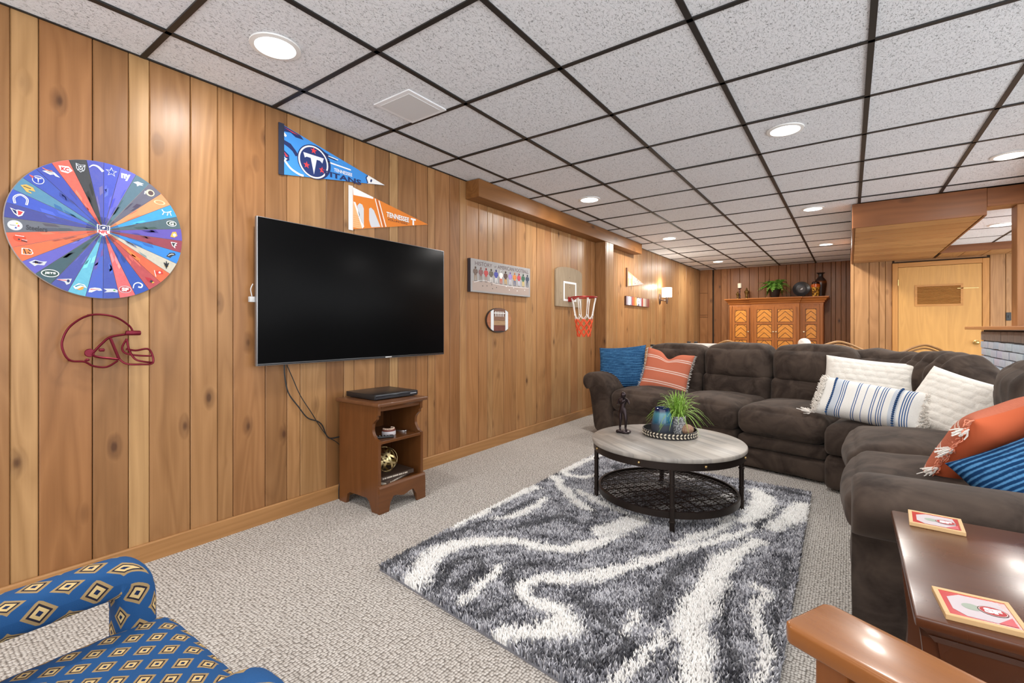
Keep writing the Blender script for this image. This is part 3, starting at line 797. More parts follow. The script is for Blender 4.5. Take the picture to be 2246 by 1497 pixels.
p.poly([(-0.019, 0.021), (-0.01, 0.0185), (0, 0.021), (0.01, 0.0185), (0.019, 0.021), (0.0185, 0.002), (-0.0185, 0.002)], NAVY)
p.layer(); p.text('NFL', 0, -0.007, 0.034, 0.014, lin(200, 36, 46), bold=0.04); p.ell(0, 0.011, 0.006, 0.004, WHITE, rot=0.6)
for sx in (-0.013, 0.013): p.star(sx, 0.014, 0.003, WHITE); p.star(sx, 0.007, 0.003, WHITE)
p.build('centre_shield', wh)

# ------------------------------------------------------------------ wire helmet
hl = thing('wire_helmet_art', 'dark red bent-wire football helmet outline hanging on the wall', 'wall art', (0.0, 0.617, 1.04), basis=WALL_L)
WIRE = plain('dark_red_wire', lin(104, 14, 34), 0.32, 0.6)
def hp(y, z, x=0.035): return (y - 0.617, z - 1.04, x)
outl = [hp(0.718, 1.081), hp(0.701, 1.112), hp(0.647, 1.15), hp(0.57, 1.154), hp(0.508, 1.108), hp(0.482, 1.045), hp(0.487, 0.995), hp(0.508, 0.962), hp(0.551, 0.955), hp(0.58, 0.935), hp(0.625, 0.928), hp(0.663, 0.953)]
MB().tube(catmull(outl, 8), 0.0042, 8).build('shell_wire', WIRE, hl)
MB().tube(catmull([hp(0.718, 1.074), hp(0.69, 1.07), hp(0.637, 1.058), hp(0.608, 1.03), hp(0.585, 1.0), hp(0.575, 0.985), hp(0.6, 0.972), hp(0.668, 0.959)], 7), 0.005, 8).build('face_wire', WIRE, hl)
MB().tube([hp(0.637, 1.055), hp(0.668, 0.959)], 0.0058, 8).build('strap_wire', WIRE, hl)
MB().tube(catmull([hp(0.668, 0.959, 0.04), hp(0.690, 0.938, 0.055), hp(0.735, 0.934, 0.075), hp(0.783, 0.939, 0.07), hp(0.769, 1.0, 0.065), hp(0.72, 0.997, 0.06), hp(0.69, 1.005, 0.045)], 6), 0.0045, 8).build('mask_wire', WIRE, hl)
MB().tube(catmull([hp(0.695, 1.05, 0.035), hp(0.70, 1.0, 0.05), hp(0.715, 0.96, 0.07), hp(0.745, 0.946, 0.075), hp(0.783, 0.939, 0.07)], 6), 0.0045, 8).build('mask_wire', WIRE, hl)
MB().tube(catmull([hp(0.695, 1.05, 0.035), hp(0.677, 1.01, 0.04), hp(0.688, 0.985, 0.05), hp(0.73, 0.974, 0.065), hp(0.776, 0.97, 0.07)], 6), 0.0042, 8).build('mask_wire', WIRE, hl)
MB().cbox(hp(0.717, 1.076, 0.04), (0.058, 0.022, 0.016)).build('clip', WIRE, hl, bevel=0.006)
MB().lathe([(0, -0.003), (0.016, -0.003), (0.018, 0), (0.016, 0.003), (0, 0.003)], 20, hp(0.568, 0.992)).build('ear_disc', WIRE, hl)
MB().cbox(hp(0.607, 1.003, 0.04), (0.02, 0.014, 0.012)).build('clip', WIRE, hl, bevel=0.004)
MB().ell(hp(0.56, 0.962), (0.009, 0.006, 0.004)).build('rivet', WIRE, hl)
MB().tube([hp(0.508, 0.962, 0.035), hp(0.508, 0.962, 0.0)], 0.004).build('standoff', WIRE, hl)
MB().tube([hp(0.57, 1.154, 0.035), hp(0.57, 1.154, 0.0)], 0.004).build('standoff', WIRE, hl)

# ------------------------------------------------------------------ two felt pennants
def pennant_cloth(parent, pts, mat, th=0.003):
    return MB().prism(pts, 0.004, 0.004 + th, 'xyz').build('cloth', mat, parent, smooth=None)
felt_b = plain('blue_felt', lin(62, 140, 216), 0.85)
pt = thing('pennant', 'bright blue felt pennant with navy circle and white letter on the wall', 'pennant', (0.0, 1.414, 1.989), basis=WALL_L, group='near pennants')
W_, H_ = 0.745, 0.294
tip = (0.746, 0.12)
clb = pennant_cloth(pt, [(0.0, 0.0), (0.0, H_), tip], felt_b)
MB().box(-0.012, 0.02, -0.002, H_ + 0.004, 0.003, 0.0095).build('navy_strip', plain('navy_strip', lin(30, 36, 58), 0.6), pt, smooth=None, bevel=0.001)
p = Print(0.0076, 0.0003)
top = lambda x: H_ + (tip[1] - H_) * x / tip[0]
bot = lambda x: tip[1] * x / tip[0]
p.poly([(0.02, top(0.02) - 0.002), (0.12, top(0.12) - 0.002), (0.14, top(0.14) - 0.018), (0.09, top(0.09) - 0.03), (0.06, top(0.06) - 0.02), (0.02, top(0.02) - 0.035)], NAVY)
p.poly([(0.02, 0.205), (0.06, 0.195), (0.09, 0.165), (0.11, 0.14), (0.09, 0.13), (0.07, 0.155), (0.045, 0.17), (0.02, 0.18)], NAVY)
p.poly([(0.02, 0.145), (0.05, 0.125), (0.052, 0.095), (0.035, 0.085), (0.03, 0.1), (0.02, 0.12)], NAVY)
p.layer()
p.poly([(0.02, top(0.02) - 0.01), (0.11, top(0.11) - 0.008), (0.07, top(0.07) - 0.014)], RED); p.poly([(0.02, 0.25), (0.036, 0.235), (0.03, 0.225), (0.02, 0.228)], WHITE)
p.poly([(0.02, 0.135), (0.045, 0.115), (0.03, 0.11)], RED); p.poly([(0.02, 0.105), (0.04, 0.1), (0.03, 0.09)], WHITE)
p.stroke([(0.02, 0.09), (0.06, 0.05), (0.11, 0.03), (0.14, 0.027)], 0.012, WHITE)
cx, cy, cr = 0.205, 0.128, 0.099
p.poly([(cx + 0.06, bot(0.265) + 0.002), (cx + 0.10, cy + 0.055), (0.40, 0.166), (0.335, 0.215 - 0.018), (0.27, 0.215)], NAVY)
p.layer()
p.stroke([(0.30, 0.180), (0.36, 0.176), (0.41, 0.170)], 0.008, SKY, 1); p.stroke([(0.305, 0.196), (0.375, 0.19)], 0.006, WHITE, 1); p.stroke([(0.30, 0.157), (0.47, 0.152)], 0.009, WHITE, 1)
p.ell(cx + 0.006, cy + 0.002, cr + 0.012, cr + 0.004, NAVY, 40); p.layer()
p.ell(cx, cy, cr, cr * 0.99, WHITE, 40); p.layer(); p.ell(cx, cy, cr * 0.9, cr * 0.9, lin(24, 46, 104), 40); p.layer()
p.poly([(cx - 0.068, cy + 0.042), (cx + 0.068, cy + 0.042), (cx + 0.058, cy + 0.008), (cx + 0.042, cy + 0.02), (cx + 0.02, cy + 0.02), (cx + 0.002, cy - 0.075), (cx - 0.02, cy + 0.02), (cx - 0.046, cy + 0.02), (cx - 0.058, cy + 0.012)], lin(216, 220, 232))
for a, b in ((0, 0.07), (-0.046, -0.03), (0.056, -0.034)): p.star(cx + a, cy + b, 0.022, RED)
p.text('TENNESSEE', 0.412, 0.121, 0.135, 0.022, WHITE, bold=0.02)
p.layer(); p.text('TITANS', 0.405, 0.081 + 0.004, 0.29, 0.034, NAVY, rot=0.02, bold=0.03)
p.layer(); p.poly([tip, (0.60, bot(0.60)), (0.586, 0.132), (0.60, top(0.60))], WHITE); p.layer(); p.stroke([(0.603, bot(0.603) + 0.002), (0.589, 0.132), (0.603, top(0.603) - 0.002)], 0.008, NAVY, 1); p.ell(0.63, 0.122, 0.007, 0.012, NAVY, rot=-0.4)
p.build('printed_emblem', clb)
felt_o = plain('orange_felt', lin(222, 126, 42), 0.8)
pt = thing('pennant', 'orange and white felt pennant with big white-edged letter above the television', 'pennant', (0.0, 1.874, 1.747), basis=WALL_L, group='near pennants')
tip = (0.711, 0.16); H_ = 0.290
clo = pennant_cloth(pt, [(0.0, 0.0), (0.0, H_), tip], felt_o)
MB().box(-0.006, 0.026, -0.002, H_ + 0.002, 0.003, 0.0085).build('white_strip', plain('white_strip', lin(226, 224, 222), 0.7), pt, smooth=None, bevel=0.001)
p = Print(0.0074, 0.0003)
top = lambda x: H_ + (tip[1] - H_) * x / tip[0]
bot = lambda x: tip[1] * x / tip[0]
GW = lin(206, 208, 214)
p.poly([(0.026, top(0.026)), (0.19, top(0.19)), (0.19, top(0.19) - 0.012), (0.03, top(0.03) - 0.05)], WHITE)
p.poly([(0.027, 0.02), (0.027, 0.2), (0.10, 0.025), (0.08, 0.02)], lin(236, 176, 120))
p.poly([(0.03, 0.19), (0.045, 0.19), (0.115, 0.04), (0.10, 0.022)], WHITE)
p.poly([(0.075, 0.10), (0.06, 0.17), (0.078, 0.19), (0.10, 0.185), (0.112, 0.16), (0.112, 0.05), (0.09, 0.07)], GW)
p.poly([(0.175, bot(0.175) + 0.005), (0.165, 0.06), (0.155, 0.09), (0.155, 0.17), (0.17, 0.18), (0.195, 0.165), (0.25, bot(0.25) + 0.005)], GW)
p.layer()
for q, cc in enumerate((WHITE, lin(178, 84, 36), WHITE)):
    xx = 0.205 + q * 0.016
    p.stroke([(xx, top(xx) - 0.004), (xx + 0.062, bot(xx + 0.062) + 0.002)], 0.0075, cc, 1)
for i in range(6):
    for j in range(4): p.ell(0.034 + 0.012 * j, 0.03 + 0.014 * i, 0.0022, 0.0022, lin(196, 102, 32), 6)
p.text('TENNESSEE', 0.41, 0.156, 0.21, 0.036, lin(120, 60, 20), rot=-0.02, bold=0.03); p.layer(); p.text('TENNESSEE', 0.408, 0.159, 0.21, 0.036, WHITE, rot=-0.02, bold=0.03)
p.text('VOLUNTEERS', 0.405, 0.126, 0.185, 0.015, lin(120, 60, 20), bold=0.02)
p.text('T', 0.555, 0.152, 0.05, 0.05, WHITE, bold=0.06)
p.build('printed_emblem', clo)

# ------------------------------------------------------------------ television
tv = thing('television', 'large black flat television mounted on the board wall', 'television', (0.0, 1.978, 1.30), basis=WALL_L)
gs = G('tv_screen'); gs.bs(Base_Color=(0.003, 0.003, 0.0033), Roughness=0.3, Specular_IOR_Level=0.05); SCREEN = gs.m
BEZ = plain('tv_bezel', lin(150, 150, 152), 0.35, 0.8)
MB().cbox((0, 0, 0.050), (1.452, 0.822, 0.024)).build('bezel', BEZ, tv, smooth=40, bevel=0.004)
MB().cbox((0, 0.004, 0.0605), (1.440, 0.806, 0.006)).build('screen', SCREEN, tv, smooth=40, bevel=0.001)
MB().cbox((0, -0.402, 0.0625), (1.440, 0.010, 0.004)).build('lower_bar', plain('tv_lower_bar', (0.02, 0.02, 0.022), 0.2), tv, bevel=0.001)
MB().cbox((0.17, -0.404, 0.066), (0.055, 0.008, 0.003)).build('brand_badge', plain('badge', (0.6, 0.6, 0.6), 0.3, 0.6), tv, bevel=0.001)
MB().cbox((0, 0, 0.022), (0.45, 0.42, 0.038)).build('wall_mount', plain('mount_black', (0.02, 0.02, 0.02), 0.5), tv, bevel=0.004)
MB().cbox((0, -0.12, 0.030), (1.2, 0.5, 0.022)).build('rear_housing', plain('mount_black', (0.02, 0.02, 0.02), 0.5), tv, bevel=0.006)
ad = MB().cbox((-0.735, -0.045, 0.028), (0.03, 0.03, 0.02)).tube(catmull([(-0.735, -0.03, 0.03), (-0.742, 0.01, 0.03), (-0.73, 0.04, 0.03)], 5), 0.003)
ad.build('side_plug', plain('grey_plug', (0.5, 0.5, 0.5), 0.5), tv, bevel=0.002)

# ------------------------------------------------------------------ cables below the television
BLK = plain('black_cable', (0.012, 0.012, 0.012), 0.5)
def wy(u, v):  # pixel on the wall -> (y, z)
    s_, c_ = math.sin(R(35.818)), math.cos(R(35.818))
    a = (u - 1123) / 1026.57; b = (718.74 - v) / 1026.57
    dx, dy = -s_ + a * c_, c_ + a * s_
    t_ = (0.02 - 2.68) / dx
    return dy * t_, 1.099 + b * t_
def cab(px, r, label, ex=()):
    pts = [(0.018, *wy(560 + x * 0.2204, 790 + y * 0.2204)) for x, y in px]
    o = MB().tube(catmull(pts + list(ex), 5), r, 6).build('power_cable', BLK)
    return tag(o, label, 'cable', 'cables under the television')
cab([(290, 20), (295, 150), (330, 320), (430, 460), (520, 570), (620, 605), (670, 650), (710, 745), (760, 775), (900, 742)], 0.0042, 'thick black cable sagging from the television to the bookcase back')
cab([(305, 20), (370, 170), (450, 350), (560, 520), (640, 650), (720, 755), (800, 805), (860, 850), (930, 852)], 0.0028, 'thin black cable running steeply from the television to the bookcase')
cab([(895, 1050), (890, 1130), (912, 1170), (905, 1300), (850, 1410), (832, 1340), (845, 1200), (905, 1155)], 0.0028, 'looped grey cable hanging beside the bookcase foot')

# ------------------------------------------------------------------ printed canvas with a row of players
cv = thing('canvas_print', 'long grey canvas print with a row of football players and lettering', 'canvas print', (0.0, 3.52, 1.557), basis=WALL_L)
gc = G('grey_canvas'); nz = gc.noise(gc.coord('Object'), 9.0, 4.0)
gc.bs(Base_Color=gc.mix(nz, lin(142, 140, 140), lin(168, 162, 158)), Roughness=0.8); CANV = gc.m
cb = MB().cbox((0, 0, 0.018), (0.925, 0.29, 0.034)).build('stretched_canvas', CANV, cv, smooth=None, bevel=0.003)
MB().box(-0.465, -0.461, -0.145, 0.145, 0.001, 0.034).build('side_edge', plain('canvas_edge', lin(52, 42, 46), 0.7), cv, smooth=None)
p = Print(0.0356, 0.0003)
p.poly([(-0.44, -0.13), (0.44, -0.13), (0.44, -0.045), (0.1, -0.058), (-0.2, -0.04), (-0.44, -0.05)], lin(164, 146, 136)); p.layer()
p.stroke([(-0.42, -0.06), (-0.28, -0.035), (-0.1, -0.055), (0.2, -0.06), (0.43, -0.055)], 0.003, WHITE)
DKT = lin(84, 62, 66)
p.text('HISTORY', -0.285, 0.107, 0.24, 0.034, DKT, bold=0.0); p.text('of', -0.118, 0.104, 0.03, 0.018, DKT)
p.text('AMERICAN', 0.045, 0.107, 0.255, 0.034, DKT); p.text('FOOTBALL', 0.31, 0.107, 0.235, 0.034, DKT)
PL = [((104, 84, 74), (140, 120, 98)), ((128, 84, 84), (120, 110, 100)), ((178, 60, 60), (150, 120, 110)), ((96, 86, 70), (210, 206, 200)), ((66, 70, 150), (216, 212, 210)), ((232, 228, 224), (206, 90, 48)), ((84, 58, 48), (196, 150, 60)), ((150, 130, 190), (196, 196, 206)), ((208, 128, 60), (70, 74, 110)), ((190, 66, 80), (190, 190, 206)), ((52, 96, 72), (206, 176, 90)), ((56, 66, 84), (66, 70, 84))]
for i, (a, b) in enumerate(PL):
    x = -0.40 + i * 0.0735; y0 = -0.05
    ja, sk = lin(*a), lin(*b)
    p.stroke([(x - 0.008, y0 + 0.06), (x - 0.011, y0 + 0.03), (x - 0.01, y0 + 0.005)], (0.016, 0.007), sk, 3); p.stroke([(x + 0.008, y0 + 0.06), (x + 0.012, y0 + 0.03), (x + 0.015, y0 + 0.003)], (0.016, 0.007), sk, 3)
    p.layer()
    p.poly([(x - 0.022, y0 + 0.105), (x + 0.022, y0 + 0.105), (x + 0.014, y0 + 0.052), (x - 0.014, y0 + 0.052)], ja)
    p.stroke([(x - 0.02, y0 + 0.1), (x - 0.027, y0 + 0.08), (x - 0.014, y0 + 0.066)], 0.01, ja, 3); p.stroke([(x + 0.02, y0 + 0.1), (x + 0.027, y0 + 0.08), (x + 0.014, y0 + 0.07)], 0.01, ja, 3)
    p.layer(); p.ell(x, y0 + 0.118, 0.011, 0.012, tuple(c * 0.8 for c in ja), 12); p.ell(x + 0.004, y0 + 0.116, 0.006, 0.006, lin(190, 150, 120), 10)
    p.ell(x, y0 + 0.002, 0.022, 0.003, lin(110, 104, 104), 12); p.h -= 2 * p.dh
for x, y, c in ((-0.3, -0.085, BLACKISH), (-0.24, -0.08, BLACKISH), (-0.17, -0.065, BLACKISH), (-0.16, -0.1, BLACKISH), (-0.1, -0.085, BLACKISH), (0.05, -0.065, WHITE), (0.1, -0.095, WHITE), (0.23, -0.095, WHITE), (0.17, -0.07, WHITE), (0.36, -0.08, WHITE)):
    p.ell(x, y, 0.006, 0.005, c, 8)
p.build('printed_players', cb)

# ------------------------------------------------------------------ wooden football plaque
fb = thing('football_plaque', 'oval wooden football plaque with white stripes and laces', 'wall art', (0.0, 3.485, 1.17), basis=WALL_L)
A_, B_ = 0.193, 0.115
def oval(sc=1.0, n=40):
    return [(A_ * sc * math.cos(t) * (1 - 0.03 * math.cos(2 * t)), B_ * sc * (abs(math.sin(t)) ** 0.92) * (1 if math.sin(t) >= 0 else -1)) for t in [2 * PI * i / n for i in range(n)]]
MB().prism(oval(1.0), 0.002, 0.018, 'xyz').build('rim', plain('plaque_rim', lin(52, 40, 36), 0.6), fb, smooth=None)
def oy(x): return B_ * 0.97 * math.sqrt(max(0, 1 - (x / (A_ * 0.97)) ** 2))
PLW = wood('plaque_wood', None, 'x', 0.5, knots=False, grain=2.5)
def slatp(x0, x1, z0, z1, col):
    xs = [x0 + (x1 - x0) * i / 8 for i in range(9)]
    up = [(x, min(z1, oy(x))) for x in xs]; lo = [(x, max(z0, -oy(x))) for x in xs]
    pts = [q for q in lo] + [q for q in up[::-1]]
    if min(u[1] - l[1] for u, l in zip(up, lo)) < -0.001: pts = [q for q in pts]
    o = MB().prism(pts, 0.017, 0.0225, 'xyz').build('slat', PLW, fb, smooth=None); o.color = (*col, 1)
slatp(-0.088, 0.088, 0.048, 0.115, lin(112, 80, 66)); slatp(-0.088, 0.088, 0.0, 0.046, lin(126, 92, 74)); slatp(-0.088, 0.088, -0.046, -0.002, lin(158, 126, 94)); slatp(-0.088, 0.088, -0.098, -0.048, lin(104, 56, 46))
slatp(-0.186, -0.134, -0.11, 0.11, lin(150, 92, 62)); slatp(0.134, 0.186, -0.11, 0.11, lin(168, 112, 74))
for sx in (-1, 1):
    xs = [sx * (0.090 + 0.042 * i / 6) for i in range(7)]
    pts = [(x, -oy(x)) for x in xs] + [(x, oy(x)) for x in xs[::-1]]
    MB().prism(pts, 0.017, 0.0225, 'xyz').build('white_stripe', plain('white_stripe', lin(214, 216, 218), 0.6), fb, smooth=None)
lc = MB()
for i in range(6): lc.cbox((-0.066 + i * 0.024, 0.058, 0.024), (0.007, 0.05, 0.005))
lc.cbox((-0.005, 0.066, 0.025), (0.165, 0.008, 0.005))
lc.build('laces', plain('lace_white', lin(226, 222, 218), 0.6), fb, bevel=0.001)

# ------------------------------------------------------------------ basketball hoop
hp_ = thing('basketball_hoop', 'grey wooden backboard with red rim and white and orange net', 'hoop', (0.0, 4.838, 1.345), basis=WALL_L)
bw = 0.312
arc = [(-bw, 0.0), (bw, 0.0), (bw, 0.405)] + [(bw * math.cos(t) * 1.0, 0.405 + 0.055 * math.sin(t)) for t in [PI * i / 10 for i in range(1, 10)]] + [(-bw, 0.405)]
bbd = MB().prism(arc, 0.002, 0.020, 'xyz').build('backboard', wood('grey_backboard', lin(152, 134, 110), 'y', 0.7, knots=False, grain=1.5, contrast=0.7), hp_, smooth=None)
p = Print(0.0208, 0.0003)
fx0, fx1, fz0, fz1, fw = -0.145, 0.165, 0.065, 0.292, 0.028
p.poly([(fx0, fz0), (fx1, fz0), (fx1, fz1), (fx0, fz1)], WHITE, [[(fx0 + fw, fz0 + fw * 0.8), (fx0 + fw, fz1 - fw * 0.8), (fx1 - fw, fz1 - fw * 0.8), (fx1 - fw, fz0 + fw * 0.8)]])
for x, z in ((0.0, 0.34), (0.0, 0.255), (0.0, 0.225), (-0.2, 0.15), (-0.2, 0.08)): p.ell(x, z, 0.006, 0.005, lin(70, 54, 44), 8)
p.build('white_target_box', bbd)
RIM = plain('red_rim', lin(158, 34, 32), 0.4, 0.3)
MB().cbox((0.0, 0.087, 0.028), (0.085, 0.058, 0.014)).cbox((0.0, 0.087, 0.045), (0.07, 0.04, 0.03)).build('bracket', RIM, hp_, bevel=0.004)
RC = (0.0, 0.105, 0.205); RR = 0.148
ring = [(RC[0] + RR * math.cos(t), RC[1], RC[2] + RR * math.sin(t)) for t in [2 * PI * i / 40 for i in range(40)]]
MB().tube(ring, 0.0075, 8, True).build('rim', RIM, hp_)
MB().tube([(-0.03, 0.07, 0.04), (-0.02, 0.10, 0.10)], 0.005).tube([(0.03, 0.07, 0.04), (0.02, 0.10, 0.10)], 0.005).build('rim_brace', RIM, hp_)
def nr(t):   # net radius and drop along t in 0..1
    return (RR - 0.003) * (1 - 0.52 * t ** 0.8), -0.012 - 0.44 * t
def npt(a, t, k=1.0):
    r_, d_ = nr(t)
    return (RC[0] + r_ * k * math.cos(a), RC[1] + d_, RC[2] + r_ * k * math.sin(a))
NN = 8
NETW = plain('white_net_cord', lin(228, 224, 220), 0.8); NETO = plain('orange_net_cord', lin(222, 84, 44), 0.8)
net = MB()
for i in range(NN):
    a = 2 * PI * i / NN
    net.tube([npt(a - 0.05, 0.0), npt(a, 0.12), npt(a + 0.03, 0.44)], 0.0050, 6)
    net.tube([npt(a + 0.05, 0.0), npt(a + 0.02, 0.2), npt(a + 0.04, 0.44)], 0.0036, 6)
    net.tube([npt(a, 0.44), npt(a + PI / NN, 0.56)], 0.004, 6).tube([npt(a, 0.44), npt(a - PI / NN, 0.56)], 0.004, 6)
    net.ell(npt(a, 0.44), (0.009, 0.009, 0.009), 8, 6)
net.build('white_net', NETW, hp_)
net = MB()
for r_ in range(4):
    t0 = 0.55 + r_ * 0.11; t1 = t0 + 0.12
    for i in range(NN):
        a = 2 * PI * (i + 0.5 * ((r_ + 1) % 2)) / NN
        for sg in (-1, 1):
            net.tube([npt(a, t0), npt(a + sg * 0.22, (t0 + t1) / 2, 1.05), npt(a + sg * PI / NN, t1)], 0.0058, 6)
        net.ell(npt(a, t0), (0.0085, 0.0085, 0.0085), 8, 6)
net.build('orange_net', NETO, hp_)

# ------------------------------------------------------------------ far pennant, sign and sconce
fp = thing('pennant', 'small faded pennant on a brown stick beside the wall lamp', 'pennant', (0.0, 6.607, 1.711), basis=WALL_L)
MB().box(-0.02, 0.02, 0.0, 0.277, 0.002, 0.014).build('stick', plain('brown_stick', lin(104, 66, 44), 0.6), fp, smooth=None)
tip = (0.72, 0.085); top = lambda x: 0.235 + (tip[1] - 0.235) * x / tip[0]; bot = lambda x: tip[1] * 1.0 * x / tip[0]
cl = MB().prism([(0.02, 0.005), (0.02, 0.235), tip], 0.004, 0.008, 'xyz').build('cloth', plain('peach_felt', lin(214, 166, 122), 0.85), fp, smooth=None)
p = Print(0.0086, 0.0003)
p.poly([(0.22, bot(0.22) + 0.004), (0.22, top(0.22) - 0.004), (0.68, top(0.68) - 0.004), (0.68, bot(0.68) + 0.004)], lin(198, 172, 168)); p.layer()
for x, w in ((0.06, 0.02), (0.11, 0.025), (0.16, 0.02)): p.stroke([(x, top(x) - 0.02), (x, 0.13)], w, WHITE, 1)
p.stroke([(0.11, 0.15), (0.11, 0.06)], 0.03, WHITE, 1); p.poly([(0.07, 0.02), (0.16, 0.03), (0.13, 0.07), (0.09, 0.07)], WHITE)
random.seed(2)
for i in range(14):
    x = random.uniform(0.25, 0.6); y = random.uniform(bot(x) + 0.012, top(x) - 0.012); p.ell(x, y, 0.014, 0.007, random.choice((lin(150, 110, 104), lin(226, 210, 204), lin(176, 120, 90))), 8)
p.build('printed_pattern', cl)
sg = thing('plank_sign', 'narrow striped plank sign with a white mask shape under the pennant', 'sign', (0.0, 7.02, 1.502), basis=WALL_L)
sb_ = MB().cbox((0, 0, 0.014), (0.97, 0.135, 0.024)).build('plank', plain('sign_plank', lin(96, 66, 58), 0.7), sg, smooth=None, bevel=0.002)
p = Print(0.0268, 0.0003)
cols = [(150, 140, 150), (196, 190, 196), (140, 130, 146), (170, 76, 60), (206, 112, 54), (196, 158, 96), (74, 66, 78), (110, 100, 112), (172, 160, 172), (166, 64, 54), (206, 190, 170), (176, 160, 150), (150, 100, 84), (140, 64, 54)]
for i, c in enumerate(cols):
    p.rect(-0.475 + i * 0.0679, -0.475 + (i + 1) * 0.0679, -0.064, 0.064, lin(*c))
p.layer()
p.poly([(0.0, 0.062), (0.07, 0.05), (0.10, 0.0), (0.08, -0.06), (0.045, -0.06), (0.03, -0.03), (0.0, -0.025), (-0.03, -0.06), (-0.055, -0.06), (-0.08, 0.0), (-0.06, 0.05)], lin(224, 220, 224)); p.layer()
p.ell(-0.01, 0.0, 0.008, 0.015, BLACKISH, 8); p.ell(0.03, 0.0, 0.008, 0.015, BLACKISH, 8); p.stroke([(-0.40, -0.05), (-0.37, 0.04), (-0.33, 0.04), (-0.33, -0.05)], 0.03, WHITE)
p.build('painted_stripes', sb_)

sc_ = thing('wall_sconce', 'lit wall sconce with white drum shade and bronze plate', 'wall lamp', (0.0, 8.10, 1.60), basis=WALL_L)
BRZ = plain('sconce_bronze', lin(92, 74, 66), 0.35, 0.7)
MB().ell((0, 0, 0.006), (0.055, 0.095, 0.012), 24, 10).build('back_plate', BRZ, sc_)
MB().tube(catmull([(0, -0.02, 0.01), (0.0, -0.025, 0.06), (0, -0.03, 0.125)], 5), 0.009, 8).cyl((0, -0.06, 0.125), (0, 0.03, 0.125), 0.018, 0.024).ell((0, -0.07, 0.125), (0.012, 0.018, 0.012)).build('arm', BRZ, sc_)
gsh = G('lit_shade'); gsh.bs(Base_Color=(0.95, 0.92, 0.86), Emission_Color=(1.0, 0.93, 0.82), Emission_Strength=5.0); 
shd = MB().lathe([(0.083, 0.03), (0.083, 0.19), (0.080, 0.19), (0.080, 0.03), (0.083, 0.03)], 32, (0, 0, 0.125), 'y')
shd.build('shade', gsh.m, sc_)
ld = bpy.data.lights.new('bulb', 'POINT'); ld.energy = 6.0; ld.shadow_soft_size = 0.03; ld.color = (1.0, 0.9, 0.76)
lo = bpy.data.objects.new('bulb', ld); COL.objects.link(lo); lo.parent = sc_; lo.location = (0, 0.21, 0.125)
